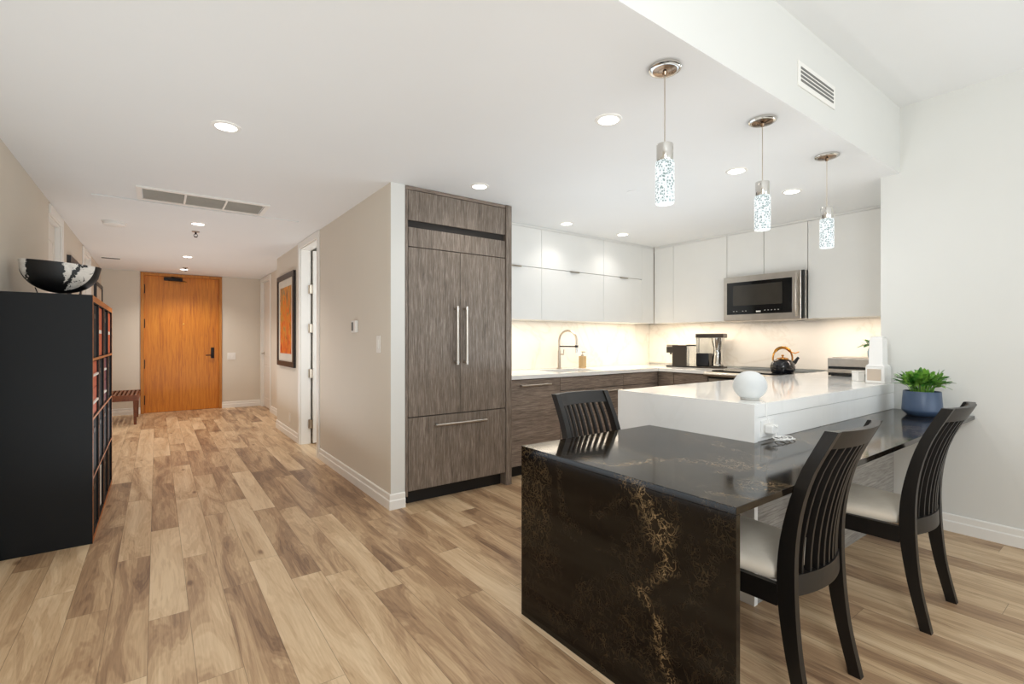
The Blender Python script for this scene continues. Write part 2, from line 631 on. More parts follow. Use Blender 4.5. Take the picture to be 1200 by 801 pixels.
struct(bx(-0.9, 5.4, -5.1, 10.3, -0.06, 0).build('floor', 'floor', origin=(0, 0, 0)))
struct(bx(-0.9, 5.4, 1.2, 10.3, ZC, ZC + 0.12).build('ceiling', 'ceil'))
struct(bx(-0.9, 5.4, -5.1, 1.1, ZL, ZL + 0.12).build('ceiling', 'ceil'))
sf = struct(bx(-0.9, 5.4, 1.1, 1.2, ZC, ZL + 0.12).build('wall_soffit', ['wall', 'ceil']))
for p in sf.data.polygons:
    if p.normal.z < -0.9:
        p.material_index = 1
# left wall with two door openings
b = MB()
b.box(XL - 0.12, XL, -5.1, 5.43, 0, ZL)
b.box(XL - 0.12, XL, 5.43, 6.03, 2.26, ZC)
b.box(XL - 0.12, XL, 6.03, 7.72, 0, ZC)
b.box(XL - 0.12, XL, 7.72, 8.40, 2.30, ZC)
b.box(XL - 0.12, XL, 8.40, 10.2, 0, ZC)
struct(b.build('wall_left', 'hallwall'))
struct(bx(XR, 5.4, -5.1, 1.21, 0, ZL).build('wall_right', 'wall'))
b = MB()
b.box(5.25, 5.4, 1.21, 4.22, 0, ZC)
struct(b.build('wall_microwave', 'wall'))
struct(bx(1.48, 5.4, 4.09, 4.22, 0, ZC).build('wall_sink', 'wall'))
# hall wall: from the fridge corner to the open doorway, and on to the setback
b = MB()
b.box(XH, 1.47, 3.33, 5.28, 0, ZC)
b.box(XH, 1.47, 5.28, 6.04, 2.29, ZC)
b.box(XH, 1.47, 6.04, 7.42, 0, ZC)
b.box(1.47, 1.69, 7.31, 7.42, 0, ZC)
hw = struct(b.build('wall_hall', ['hallwall', 'wall']))
for p in hw.data.polygons:      # the narrow end facing the living room carries the living room's white paint
    if p.normal.y < -0.9 and p.center.y + hw.location.y < 3.4:
        p.material_index = 1
b = MB()
b.box(1.57, 1.69, 7.42, 9.12, 0, ZC)
b.box(1.57, 1.69, 9.12, 9.96, 2.29, ZC)
b.box(1.57, 1.69, 9.96, 10.2, 0, ZC)
struct(b.build('wall_setback', 'hallwall'))
b = MB()
b.box(-0.9, -0.216, YE, YE + 0.15, 0, ZC)
b.box(0.946, 1.69, YE, YE + 0.15, 0, ZC)
b.box(-0.20, 0.93, YE, YE + 0.15, 2.351, ZC)
b.box(-0.20, 0.93, YE + 0.12, YE + 0.15, 0, 2.351)  # unseen backing added behind the door to stop world light leaking through
struct(b.build('wall_end', 'hallwall'))
# room behind the open doorway; fill light added to brighten the open leaf
area_light('bedroom_fill', (2.05, 4.35, 1.45), (PI / 2, 0, 0), 0.9, 1.8, 14.0, (0.9, 0.96, 1.0))
b = MB()
b.box(2.6, 2.7, 4.22, 7.31, 0, ZC)
b.box(1.69, 2.7, 7.31, 7.42, 0, ZC)
struct(b.build('wall_bedroom', 'wall'))
# living-room wall behind the camera, with its big window
b = MB()
b.box(-0.9, -0.45, -5.1, -4.95, 0, ZL)
b.box(3.85, 4.1, -5.1, -4.95, 0, ZL)
b.box(-0.45, 3.85, -5.1, -4.95, 0, 0.28)
b.box(-0.45, 3.85, -5.1, -4.95, 2.62, ZL)
struct(b.build('wall_back', 'wall'))
b = MB()
for x in (-0.45, 0.95, 2.40, 3.80):
    b.box(x, x + 0.05, -5.06, -5.0, 0.28, 2.62)
b.box(-0.45, 3.85, -5.06, -5.0, 0.28, 0.33)
b.box(-0.45, 3.85, -5.06, -5.0, 2.57, 2.62)
struct(b.build('window_1', 'trim'))


def baseboard(name, p0, p1, nx, ny, h=0.11, cap0=0, cap1=0):
    """stepped profile along the wall face from p0 to p1, standing out along (nx, ny)"""
    prof = [(0, 0), (0.016, 0), (0.016, 0.062), (0.011, 0.070), (0.011, 0.104), (0.006, h), (0, h)]
    b = MB()
    p0, p1 = Vector((*p0, 0)), Vector((*p1, 0))
    d = (p1 - p0).normalized()
    n = Vector((nx, ny, 0))
    rs = []
    for p, c in ((p0, -cap0), (p1, cap1)):
        rs.append([p + n * u + d * (c * u) + Vector((0, 0, z)) for u, z in prof])
    b.rings(rs)
    return struct(b.build(name, 'trim'))


baseboard('baseboard_right', (XR, 0.0 - 4.9), (XR, 1.10), -1, 0)
baseboard('baseboard_hall', (XH, 3.33), (XH, 5.19), -1, 0, cap0=1)
baseboard('baseboard_pilaster', (XH, 3.33), (1.468, 3.33), 0, -1, cap0=1)
baseboard('baseboard_hall', (XH, 6.12), (XH, 7.42), -1, 0)
baseboard('baseboard_setback', (1.57, 7.42), (1.57, 9.04), -1, 0)
baseboard('baseboard_end', (0.945, YE), (1.57, YE), 0, -1)
baseboard('baseboard_end', (XL, YE), (-0.215, YE), 0, -1)
baseboard('baseboard_left', (XL, 6.115), (XL, 7.66), 1, 0)
baseboard('baseboard_left', (XL, 8.46), (XL, 10.1), 1, 0)
baseboard('baseboard_left', (XL, -4.9), (XL, 3.80), 1, 0)


def casing(name, xw, nx, y0, y1, ztop, wdt=0.07, th=0.016, jamb=0.11, near=True):
    """door casing around an opening y0..y1 in a wall at x = xw whose room side is nx"""
    b = MB()
    xa, xb = xw, xw + nx * th
    if near:
        b.box(xa, xb, y0 - wdt, y0, 0, ztop + wdt * 0.9, 0.003)
    b.box(xa, xb, y1, y1 + wdt, 0, ztop + wdt * 0.9, 0.003)
    b.box(xa, xb, y0, y1, ztop, ztop + wdt * 0.9, 0.003)
    xo = xw - nx * jamb
    b.box(xo, xw, y0, y0 + 0.014, 0, ztop)
    b.box(xo, xw, y1 - 0.014, y1, 0, ztop)
    b.box(xo, xw, y0 + 0.014, y1 - 0.014, ztop - 0.014, ztop)
    return struct(b.build(name, 'trim'))


casing('trim_1', XH, -1, 5.28, 6.04, 2.29, 0.075)
casing('trim_2', 1.57, -1, 9.12, 9.96, 2.29, 0.06)
casing('trim_3', XL, 1, 5.43, 6.03, 2.26, 0.085, near=False)
casing('trim_4', XL, 1, 7.72, 8.40, 2.29, 0.06)


def panel_door(name, axis, pos, a0, a1, z1, face, mat='doorwhite', th=0.035):
    """white moulded door; axis 'x' = leaf lies in a plane of constant x"""
    b = MB()

    def bb(u0, u1, w0, w1, z0, z1_, bev=0.0):
        if axis == 'x':
            b.box(w0, w1, u0, u1, z0, z1_, bev)
        else:
            b.box(u0, u1, w0, w1, z0, z1_, bev)
    bb(a0, a1, pos, pos + th, 0.012, z1, 0.002)
    m = 0.11
    f = pos if face < 0 else pos + th
    for z0, zt in ((0.16, 0.80), (0.93, z1 - 0.14)):
        for (u0, u1, za, zb) in ((a0 + m, a1 - m, z0, z0 + 0.018), (a0 + m, a1 - m, zt - 0.018, zt),
                                 (a0 + m, a0 + m + 0.018, z0, zt), (a1 - m - 0.018, a1 - m, z0, zt)):
            bb(u0, u1, f - 0.006, f + 0.006, za, zb, 0.002)
        bb(a0 + m + 0.05, a1 - m - 0.05, f - 0.005, f + 0.005, z0 + 0.05, zt - 0.05, 0.003)
    return struct(b.build(name, mat))


d2 = panel_door('door_2', 'x', 1.60, 9.14, 9.94, 2.27, -1)
b = MB()
b.cyl((1.60, 9.87, 0.98), (1.59, 9.87, 0.98), 0.026)
b.cyl((1.59, 9.87, 0.98), (1.555, 9.87, 0.98), 0.009)
b.box(1.548, 1.562, 9.75, 9.88, 0.972, 0.988, 0.004)
b.build('door_handle', 'nickel', d2, smooth=True)
panel_door('door_3', 'x', XL - 0.07, 5.445, 6.015, 2.24, 1)
panel_door('door_4', 'x', XL - 0.07, 7.74, 8.38, 2.27, 1)
# the leaf standing open into the room behind the hall wall
d5 = panel_door('door_5', 'y', 5.975, 1.485, 2.24, 2.27, -1, 'trim')
for z in (0.235, 0.83, 1.36, 1.82):
    b = MB()
    b.cyl((1.478, 5.985, z - 0.05), (1.478, 5.985, z + 0.05), 0.008, seg=12)
    b.box(1.44, 1.478, 6.018, 6.026, z - 0.05, z + 0.05)
    b.box(1.452, 1.480, 5.983, 6.027, z - 0.05, z + 0.05)
    b.build('hinge', 'nickel', d5)

# entrance door (oak slab)
b = MB()
b.box(-0.1695, 0.8995, YE + 0.05, YE + 0.095, 0.004, 2.3045)
d1 = struct(b.build('door_1', 'oak'))
b = MB()
b.box(-0.215, -0.17, YE - 0.02, YE + 0.10, 0, 2.35, 0.004)
b.box(0.90, 0.945, YE - 0.02, YE + 0.10, 0, 2.35, 0.004)
b.box(-0.17, 0.90, YE - 0.02, YE + 0.10, 2.305, 2.35, 0.004)
b.build('door_frame', 'oakframe', d1)
for z in (0.22, 0.82, 1.50, 2.08):
    b = MB()
    b.cyl((-0.167, YE + 0.045, z - 0.075), (-0.167, YE + 0.045, z + 0.075), 0.011, seg=12)
    b.build('hinge', 'darkmetal', d1)
b = MB()
b.box(0.78, 0.83, YE + 0.035, YE + 0.05, 0.90, 1.09, 0.004)
b.cyl((0.805, YE + 0.035, 0.955), (0.805, YE - 0.005, 0.955), 0.011)
b.box(0.70, 0.815, YE - 0.015, YE + 0.003, 0.946, 0.964, 0.004)
b.build('door_handle', 'darkmetal', d1, smooth=True)
b = MB()
b.box(0.10, 0.36, YE + 0.005, YE + 0.05, 2.235, 2.29, 0.006)
b.tube([(0.16, YE + 0.0, 2.24), (0.42, YE - 0.03, 2.225), (0.20, YE - 0.01, 2.30)], 0.009, 8)
b.build('door_closer', 'darkmetal', d1)
b = MB()
b.cyl((0.375, YE + 0.05, 1.50), (0.375, YE + 0.043, 1.50), 0.013)
b.build('peephole', 'brass', d1)

# ------------------------------------------------------------------ ceiling fittings
b = MB()
vx0, vx1, vy0, vy1 = -0.125, 0.775, 4.50, 4.90
b.box(vx0, vx1, vy0, vy0 + 0.035, ZC - 0.012, ZC)
b.box(vx0, vx1, vy1 - 0.035, vy1, ZC - 0.012, ZC)
b.box(vx0, vx0 + 0.035, vy0 + 0.035, vy1 - 0.035, ZC - 0.012, ZC)
b.box(vx1 - 0.035, vx1, vy0 + 0.035, vy1 - 0.035, ZC - 0.012, ZC)
rg = root('ceiling_vent', 'long white return air grille in three grey sections on the hall ceiling', 'air vent', (0.325, 4.7, ZC - 0.02))
b.build('vent_frame', 'trim', rg)
for i in range(3):
    x0 = vx0 + 0.04 + i * 0.277
    b = MB()
    b.box(x0, x0 + 0.262, vy0 + 0.036, vy1 - 0.036, ZC - 0.004, ZC - 0.001)
    for k in range(13):
        y = vy0 + 0.05 + k * 0.0245
        b.box(x0, x0 + 0.262, y, y + 0.006, ZC - 0.009, ZC - 0.004)
    b.build('grille_section', 'grille', rg)
for i in (1, 2):
    x0 = vx0 + 0.04 + i * 0.277 - 0.0145
    bx(x0, x0 + 0.014, vy0 + 0.035, vy1 - 0.035, ZC - 0.012, ZC - 0.001).build('divider_bar', 'trim', rg)
b = MB()
b.box(-0.41, 1.10, 4.96, 5.46, ZC - 0.010, ZC, 0.001)
struct(b.build('trim_5', 'ceil'))

b = MB()
b.lathe([(0.098, ZC), (0.098, ZC - 0.008), (0.088, ZC - 0.010), (0.086, ZC - 0.028), (0.07, ZC - 0.036), (0.001, ZC - 0.037)], (-0.33, 6.04, 0), 36)
tag(b.build('smoke_detector', 'white', smooth=True), 'round white smoke detector on the hall ceiling left of the air grille', 'smoke detector')


def sprinkler(x, y, label):
    r = root('sprinkler_head', label, 'sprinkler', (x, y, ZC - 0.06), 'ceiling sprinkler heads')
    MB().lathe([(0.036, ZC), (0.034, ZC - 0.006), (0.012, ZC - 0.010)], (x, y, 0), 24).build('escutcheon', 'nickel', r, True)
    b = MB()
    b.cyl((x, y, ZC - 0.005), (x, y, ZC - 0.03), 0.009, seg=12)
    b.tube([(x - 0.012, y, ZC - 0.028), (x - 0.018, y, ZC - 0.045), (x, y, ZC - 0.058)], 0.003, 6)
    b.tube([(x + 0.012, y, ZC - 0.028), (x + 0.018, y, ZC - 0.045), (x, y, ZC - 0.058)], 0.003, 6)
    b.cyl((x, y, ZC - 0.058), (x, y, ZC - 0.061), 0.017, seg=16)
    b.build('nozzle', 'darkmetal', r)


sprinkler(0.331, 6.06, 'metal sprinkler head hanging beside the hall light nearest the grille')
sprinkler(0.364, 9.16, 'metal sprinkler head above the wooden entrance door')
b = MB()
b.box(-0.62, -0.40, 8.62, 8.74, ZC - 0.008, ZC)
for k in range(3):
    b.box(-0.61, -0.41, 8.632 + k * 0.035, 8.650 + k * 0.035, ZC - 0.011, ZC - 0.008, mi=1)
tag(b.build('ceiling_diffuser', ['trim', 'vent']), 'small slotted air diffuser on the hall ceiling near the left wall', 'air vent')
b = MB()
b.lathe([(0.045, ZC), (0.045, ZC - 0.004), (0.001, ZC - 0.005)], (2.95, 2.45, 0), 24)
tag(b.build('ceiling_cover_plate', 'ceil', smooth=True), 'faint round white cover plate flush on the kitchen ceiling', 'cover plate')

DL = [
    (0.299, 2.985, 'bright recessed round ceiling light alone over the open floor, left of centre', 'k'),
    (1.883, 1.723, 'bright recessed ceiling light just left of the nearest pendant', 'k'),
    (1.928, 3.033, 'bright recessed ceiling light directly in front of the fridge cabinet top', 'k'),
    (3.230, 3.50, 'recessed ceiling light above the left white cabinets by the sink', 'k'),
    (4.046, 3.50, 'recessed ceiling light nearest the inner corner of the white upper cabinets', 'k'),
    (3.147, 1.734, 'recessed ceiling light just left of the middle pendant', 'k'),
    (3.922, 1.722, 'recessed ceiling light between the middle and farthest pendants', 'k'),
    (0.327, 5.642, 'recessed hall ceiling light nearest the long air grille', 'h'),
    (0.342, 7.95, 'recessed hall ceiling light second from the air grille', 'h'),
    (0.355, 9.40, 'recessed hall ceiling light closest to the wooden entrance door', 'h'),
]
first = None
for x, y, lb, kd in DL:
    if first is None:
        r = root('recessed_light', lb, 'ceiling light', (x, y, ZC - 0.006), 'recessed ceiling lights')
        MB().rings([[(x + rr * math.cos(2 * PI * k / 32), y + rr * math.sin(2 * PI * k / 32), z) for k in range(32)]
                    for rr, z in ((0.052, ZC - 0.001), (0.052, ZC - 0.006), (0.068, ZC - 0.004), (0.070, ZC - 0.001))], cap=False).build('trim_ring', 'trim', r, True)
        MB().lathe([(0.053, ZC - 0.001), (0.052, ZC - 0.004), (0.001, ZC - 0.0045)], (x, y, 0), 32).build('lens', 'lens', r)
        first = r
    else:
        r = first.copy()
        COL.objects.link(r)
        r['label'] = lb
        r.location = (x, y, ZC - 0.006)
        LOC[r.name] = r.location.copy()
        for ch in [c for c in first.children if c.type == 'MESH']:
            c = ch.copy(); COL.objects.link(c); c.parent = r
    spot(r, (x, y, ZC - 0.02), SPOT_W if kd == 'k' else HALL_W, (1.0, 0.97, 0.93) if kd == 'k' else (1.0, 0.94, 0.86))

# supply vent on the soffit face
b = MB()
r = root('wall_vent', 'small white slotted air vent high on the white bulkhead face', 'air vent', (2.785, 1.095, 2.49))
b.box(2.565, 3.005, 1.094, 1.1, 2.485, 2.61, 0.002)
b.build('vent_frame', 'trim', r)
b = MB()
for k in range(4):
    z = 2.512 + k * 0.0205
    b.box(2.59, 2.98, 1.092, 1.095, z, z + 0.011)
b.build('slots', 'vent', r)


# ------------------------------------------------------------------ pendants
def pendant(x, y, lb):
    r = root('pendant_light', lb, 'pendant light', (x, y, ZC), 'bubble glass pendants over the counter')
    MB().lathe([(0.066, ZC), (0.066, ZC - 0.010), (0.060, ZC - 0.014), (0.050, ZC - 0.014)], (x, y, 0), 40).build('canopy', 'chrome', r, True)
    MB().lathe([(0.050, ZC - 0.0142), (0.030, ZC - 0.017), (0.028, ZC - 0.019), (0.012, ZC - 0.021), (0.008, ZC - 0.034), (0.002, ZC - 0.036)], (x, y, 0), 32).build('canopy_centre', 'bronze', r, True)
    MB().cyl((x, y, ZC - 0.03), (x, y, 2.035), 0.0022, seg=8).build('cord', 'nickel', r)
    MB().lathe([(0.004, 2.045), (0.005, 2.040), (0.033, 2.038), (0.034, 2.034), (0.034, 1.972), (0.033, 1.968)], (x, y, 0), 32).build('socket_cap', 'chrome', r, True)
    MB().lathe([(0.030, 1.968), (0.0375, 1.966), (0.0385, 1.96), (0.0385, 1.797), (0.0365, 1.79), (0.001, 1.79)], (x, y, 0), 40).build('glass_shade', 'crystal', r, True)
    l = bpy.data.lights.new('pendant_glow', 'POINT')
    l.energy = PEND_W
    l.color = (0.97, 0.98, 1.0)
    l.shadow_soft_size = 0.03
    o = bpy.data.objects.new('pendant_glow', l)
    COL.objects.link(o)
    o.parent = r
    o.location = (0, 0, 1.745 - ZC)


pendant(1.714, 1.255, 'lit bubble glass pendant nearest the camera, largest of the three')
pendant(2.530, 1.255, 'lit bubble glass pendant in the middle, hanging before the microwave wall')
pendant(3.335, 1.260, 'lit bubble glass pendant farthest away, nearest the right wall')

# ------------------------------------------------------------------ fridge and its surround
YF = 3.325
r = root('refrigerator_cabinet', 'tall grey-brown wood surround with top cupboard around the fridge', 'cabinet', (1.94, 3.7, 0))
bx(1.472, 1.490, YF, 4.085, 0.07, 2.33).build('side_panel', 'woodv', r)
bx(2.372, 2.428, YF - 0.012, 4.085, 0, 2.355).build('side_panel', 'woodv', r)
bx(1.472, 2.372, YF, YF + 0.03, 2.333, 2.357).build('fascia', 'woodh', r)
bx(1.494, 2.368, YF, YF + 0.02, 2.108, 2.329, 0.0015).build('flap_door', 'woodv', r)
bx(1.492, 2.370, YF + 0.03, 4.08, 2.062, 2.33).build('carcass', 'gap', r)
r = root('refrigerator', 'built-in refrigerator behind grey-brown wood doors with a bottom freezer drawer', 'refrigerator', (1.93, 3.7, 0))
bx(1.494, 2.368, YF + 0.022, 4.08, 0.10, 2.05).build('body', 'gap', r)
bx(1.494, 2.368, YF, YF + 0.02, 1.914, 2.055, 0.0015).build('top_panel', 'woodv', r)
bx(1.510, 2.360, YF + 0.06, 4.05, 0.0, 0.10).build('toe_kick', 'kick', r)


def bar_handle(parent, p0, p1, n, mat='steel', rr=0.0075, off=0.04):
    """bar from p0 to p1 on two posts; n points out of the door"""
    p0, p1, n = Vector(p0), Vector(p1), Vector(n)
    b = MB()
    d = (p1 - p0).normalized()
    b.cyl(p0 + n * off, p1 + n * off, rr, seg=14)
    for p in (p0 + d * 0.02, p1 - d * 0.02):
        b.cyl(p, p + n * (off + rr * 0.5), rr * 1.1, seg=12)
    return b.build('handle', mat, parent, True)


dr = bx(1.494, 1.9305, YF, YF + 0.02, 0.652, 1.908, 0.0015).build('door', 'woodv', r)
bar_handle(dr, (1.888, YF, 1.03), (1.888, YF, 1.485), (0, -1, 0), rr=0.011)
dr = bx(1.9345, 2.368, YF, YF + 0.02, 0.652, 1.908, 0.0015).build('door', 'woodv', r)
bar_handle(dr, (1.972, YF, 1.03), (1.972, YF, 1.485), (0, -1, 0), rr=0.011)
dr = bx(1.494, 2.368, YF, YF + 0.02, 0.106, 0.645, 0.0015).build('freezer_drawer', 'woodv', r)
bar_handle(dr, (1.70, YF, 0.578), (2.16, YF, 0.578), (0, -1, 0), rr=0.009)

# ------------------------------------------------------------------ base cabinets on the sink wall
ZB = 0.872       # carcass top
ZT = 0.908       # countertop
YB = 3.44        # cabinet faces on the sink wall
XB = 4.57        # cabinet faces on the microwave wall
r = root('dishwasher', 'wood-fronted dishwasher with steel bar handle right of the fridge', 'dishwasher', (2.77, 3.75, 0))
bx(2.432, 3.090, YB + 0.022, 4.07, 0.10, ZB - 0.002).build('body', 'gap', r)
dr = bx(2.432, 3.092, YB, YB + 0.02, 0.10, ZB - 0.008, 0.0015).build('door', 'woodh', r)
bar_handle(dr, (2.60, YB, 0.815), (2.95, YB, 0.815), (0, -1, 0))
bx(2.435, 3.09, YB + 0.05, 4.05, 0, 0.10).build('toe_kick', 'kick', r)

r = root('sink_cabinet', 'grey-brown base cabinet below the sink and faucet', 'cabinet', (3.55, 3.75, 0), 'base cabinets')
bx(3.098, 3.145, YB + 0.022, 4.07, 0.10, ZB).build('side_panel', 'gap', r)
bx(3.94, 3.985, YB + 0.022, 4.07, 0.10, ZB).build('side_panel', 'gap', r)
bx(3.145, 3.94, 4.05, 4.07, 0.10, ZB).build('back_panel', 'gap', r)
bx(3.098, 3.985, YB + 0.022, YB + 0.035, 0.10, ZB).build('face_backing', 'gap', r)
bx(3.098, 3.988, YB, YB + 0.02, 0.742, ZB - 0.008, 0.0015).build('drawer_front', 'woodh', r)
for x0, x1, hx in ((3.098, 3.541, 3.15), (3.545, 3.988, 3.68)):
    dr = bx(x0, x1, YB, YB + 0.02, 0.10, 0.736, 0.0015).build('door', 'woodh', r)
    bar_handle(dr, (hx, YB, 0.705), (hx + 0.24, YB, 0.705), (0, -1, 0))
bx(3.10, 3.985, YB + 0.05, YB + 0.07, 0, 0.10).build('toe_kick', 'kick', r)

r = root('corner_cabinet', 'grey-brown base cabinet filling the kitchen corner right of the sink cabinet', 'cabinet', (4.6, 3.75, 0), 'base cabinets')
bx(3.994, XB + 0.6, YB + 0.022, 4.07, 0.10, ZB).build('carcass', 'gap', r)
bx(3.992, XB - 0.002, YB, YB + 0.02, 0.742, ZB - 0.008, 0.0015).build('drawer_front', 'woodh', r)
bx(3.992, XB - 0.002, YB, YB + 0.02, 0.10, 0.736, 0.0015).build('door', 'woodh', r)
bx(3.992, XB, YB + 0.05, 4.05, 0, 0.10).build('toe_kick', 'kick', r)

r = root('drawer_cabinet', 'grey-brown base cabinet below the coffee makers, left of the range', 'cabinet', (4.9, 3.13, 0), 'base cabinets')
bx(XB + 0.022, 5.238, 2.828, 3.455, 0.10, ZB).build('carcass', 'gap', r)
bx(XB, XB + 0.02, 3.235, 3.436, 0.10, ZB - 0.008, 0.0015).build('filler_panel', 'woodhy', r)
for z0, z1 in ((0.10, 0.42), (0.426, 0.736), (0.742, ZB - 0.008)):
    dr = bx(XB, XB + 0.02, 2.828, 3.229, z0, z1, 0.0015).build('drawer', 'woodhy', r)
    if z1 < 0.8:
        bar_handle(dr, (XB, 2.92, z1 - 0.03), (XB, 3.14, z1 - 0.03), (-1, 0, 0))
bx(XB + 0.05, 5.2, 2.83, 3.42, 0, 0.10).build('toe_kick', 'kick', r)

# countertop around the sink cut-out
sx0, sx1, sy0, sy1 = 3.17, 3.76, 3.52, 3.90
b = MB()
YC, XC = YB - 0.022, XB - 0.022
b.box(2.4305, sx0, YC, 4.074, ZB, ZT, 0.002)
b.box(sx1, 5.236, YC, 4.074, ZB, ZT, 0.002)
b.box(sx0, sx1, YC, sy0, ZB, ZT)
b.box(sx0, sx1, sy1, 4.074, ZB, ZT)
b.box(XC, 5.236, 2.822, YC, ZB, ZT, 0.002)
tag(b.build('countertop', 'quartz'), 'white quartz worktop running from the fridge round the sink corner', 'countertop')
b = MB()
b.box(sx0 - 0.008, sx0, sy0 - 0.008, sy1 + 0.008, 0.70, ZB - 0.0005)
b.box(sx1, sx1 + 0.008, sy0 - 0.008, sy1 + 0.008, 0.70, ZB - 0.0005)
b.box(sx0, sx1, sy0 - 0.008, sy0, 0.70, ZB - 0.0005)
b.box(sx0, sx1, sy1, sy1 + 0.008, 0.70, ZB - 0.0005)
b.box(sx0, sx1, sy0, sy1, 0.695, 0.703)
tag(b.build('kitchen_sink', 'steel'), 'undermount steel sink set in the white worktop below the faucet', 'sink')

# backsplash slabs
struct_bs = MB()
struct_bs.box(2.4305, 5.238, 4.076, 4.089, ZT + 0.0005, 1.424)
tag(struct_bs.build('backsplash', 'splash'), 'cream marble backsplash slab behind the sink', 'backsplash')
b = MB()
b.box(5.237, 5.249, 1.215, 4.074, 0.93, 1.424)
tag(b.build('backsplash', 'splash'), 'cream marble backsplash slab behind the kettle and coffee makers', 'backsplash')

# ------------------------------------------------------------------ wall cabinets
YU, XU = 3.76, 4.92
ZU0, ZU1, ZS = 1.425, 2.335, 1.945


def upper(x0, x1, lb, pull_x, filler=None):
    r = root('wall_cabinet', lb, 'cabinet', ((x0 + x1) / 2, 3.92, ZU0), 'white wall cabinets')
    bx(x0 + 0.001, (filler or x1) - 0.001, YU + 0.022, 4.074, ZU0, ZU1 + 0.023).build('carcass', 'cab', r)
    bx(x0 + 0.0015, x1 - 0.0015, YU, YU + 0.02, ZS + 0.004, ZU1, 0.0012).build('upper_door', 'cab', r)
    lo = bx(x0 + 0.0015, x1 - 0.0015, YU, YU + 0.02, ZU0, ZS - 0.002, 0.0012).build('lower_door', 'cab', r)
    b = MB()
    b.box(pull_x - 0.065, pull_x + 0.065, YU - 0.016, YU + 0.004, ZS - 0.0018, ZS + 0.0012)
    b.box(pull_x - 0.065, pull_x + 0.065, YU - 0.016, YU - 0.013, ZS - 0.012, ZS + 0.0012)
    b.build('edge_pull', 'nickel', lo)
    if filler:
        bx(x1 + 0.0015, filler - 0.0015, YU, YU + 0.02, ZU0, ZU1, 0.0012).build('filler_panel', 'cab', r)
    return r


upper(2.4305, 3.13, 'white two-tier wall cabinet next to the tall fridge surround', 2.80)
upper(3.13, 4.03, 'white two-tier wall cabinet in the middle, above the faucet', 3.58)
upper(4.03, 4.69, 'white two-tier wall cabinet at the inner corner of the sink wall', 4.36, 4.915)


def upper_side(y0, y1, z0, lb, filler=None, yb=None):
    r = root('wall_cabinet', lb, 'cabinet', (5.08, (y0 + y1) / 2, z0), 'white wall cabinets')
    bx(XU + 0.022, 5.235, y0 + 0.001, (yb or filler or y1) - 0.001, z0, ZU1 + 0.023).build('carcass', 'cab', r)
    bx(XU, XU + 0.02, y0 + 0.002, y1 - 0.002, z0, ZU1, 0.0012).build('door', 'cab', r)
    if filler:
        bx(XU, XU + 0.02, y1 + 0.002, filler - 0.002, z0, ZU1, 0.0012).build('filler_panel', 'cab', r)
    return r


upper_side(2.818, 3.484, ZU0, 'tall white wall cabinet left of the microwave, above the coffee makers', 3.756, 3.756)
upper_side(2.427, 2.816, 1.882, 'short white cabinet over the left half of the microwave')
upper_side(2.02, 2.425, 1.882, 'short white cabinet over the right half of the microwave')
upper_side(1.225, 2.018, ZU0, 'tall white wall cabinet right of the microwave, by the wall end')
b = MB()
b.box(XU + 0.006, XU + 0.021, 1.225, 3.756, ZU1 + 0.004, ZC - 0.001)
b.box(2.4305, XU + 0.006, YU + 0.006, YU + 0.021, ZU1 + 0.004, ZC - 0.001)
struct(b.build('trim_6', 'cab'))

# under-cabinet strip lights
area_light('cabinet_strip_light', (3.68, 3.80, 1.418), (0, 0, 0), 2.4, 0.06, STRIP_W * 1.2, (1.0, 0.86, 0.68))
area_light('cabinet_strip_light', (4.96, 3.25, 1.418), (0, 0, 0), 0.06, 0.9, STRIP_W * 0.9, (1.0, 0.84, 0.66))
area_light('cabinet_strip_light', (4.96, 1.62, 1.418), (0, 0, 0), 0.06, 0.75, STRIP_W * 0.55, (1.0, 0.84, 0.70))

# ------------------------------------------------------------------ microwave
my0, my1, mz0, mz1, mx = 2.022, 2.814, 1.420, 1.878, 4.85
r = root('microwave', 'stainless over-the-range microwave with dark window between white cabinets', 'microwave', (5.04, 2.418, mz0))
bx(mx + 0.03, 5.233, my0, my1, mz0, mz1, 0.003).build('body', 'steel', r)
dr = bx(mx, mx + 0.029, my0 + 0.026, my1, mz0 + 0.004, mz1, 0.004).build('door', 'steel', r)
bx(mx - 0.003, mx + 0.001, my0 + 0.105, my1 - 0.038, mz0 + 0.065, mz1 - 0.06, 0.001).build('glass_panel', 'blackglass', dr)
bx(mx - 0.0045, mx - 0.0025, my0 + 0.195, my1 - 0.105, mz0 + 0.155, mz1 - 0.095, 0.0005).build('window', 'ovenwin', dr)
for k in (0, 1, 3, 4, 10, 11, 12, 13, 14):
    y = my1 - 0.12 - k * 0.032
    bx(mx - 0.0042, mx - 0.003, y, y + 0.012, mz0 + 0.095, mz0 + 0.102).build('button', 'grille', dr)
bx(mx - 0.0044, mx - 0.003, my0 + 0.40, my0 + 0.445, mz0 + 0.082, mz0 + 0.096).build('maker_badge', 'label', dr)
b = MB()
bx(mx + 0.002, mx + 0.029, my0, my0 + 0.025, mz0 + 0.004, mz1, 0.003).build('control_edge', 'black', r)
pts = [(mx, my0 + 0.062, mz1 - 0.03), (mx - 0.022, my0 + 0.058, mz1 - 0.08), (mx - 0.040, my0 + 0.055, mz1 - 0.13), (mx - 0.044, my0 + 0.055, (mz0 + mz1) / 2),
       (mx - 0.040, my0 + 0.055, mz0 + 0.13), (mx - 0.022, my0 + 0.058, mz0 + 0.08), (mx, my0 + 0.062, mz0 + 0.03)]
b.tube(pts, 0.011, 12)
b.build('handle', 'steel', dr, True)

area_light('hood_light', (5.00, 2.42, 1.414), (0, 0, 0), 0.06, 0.5, 1.6, (1.0, 0.86, 0.72))

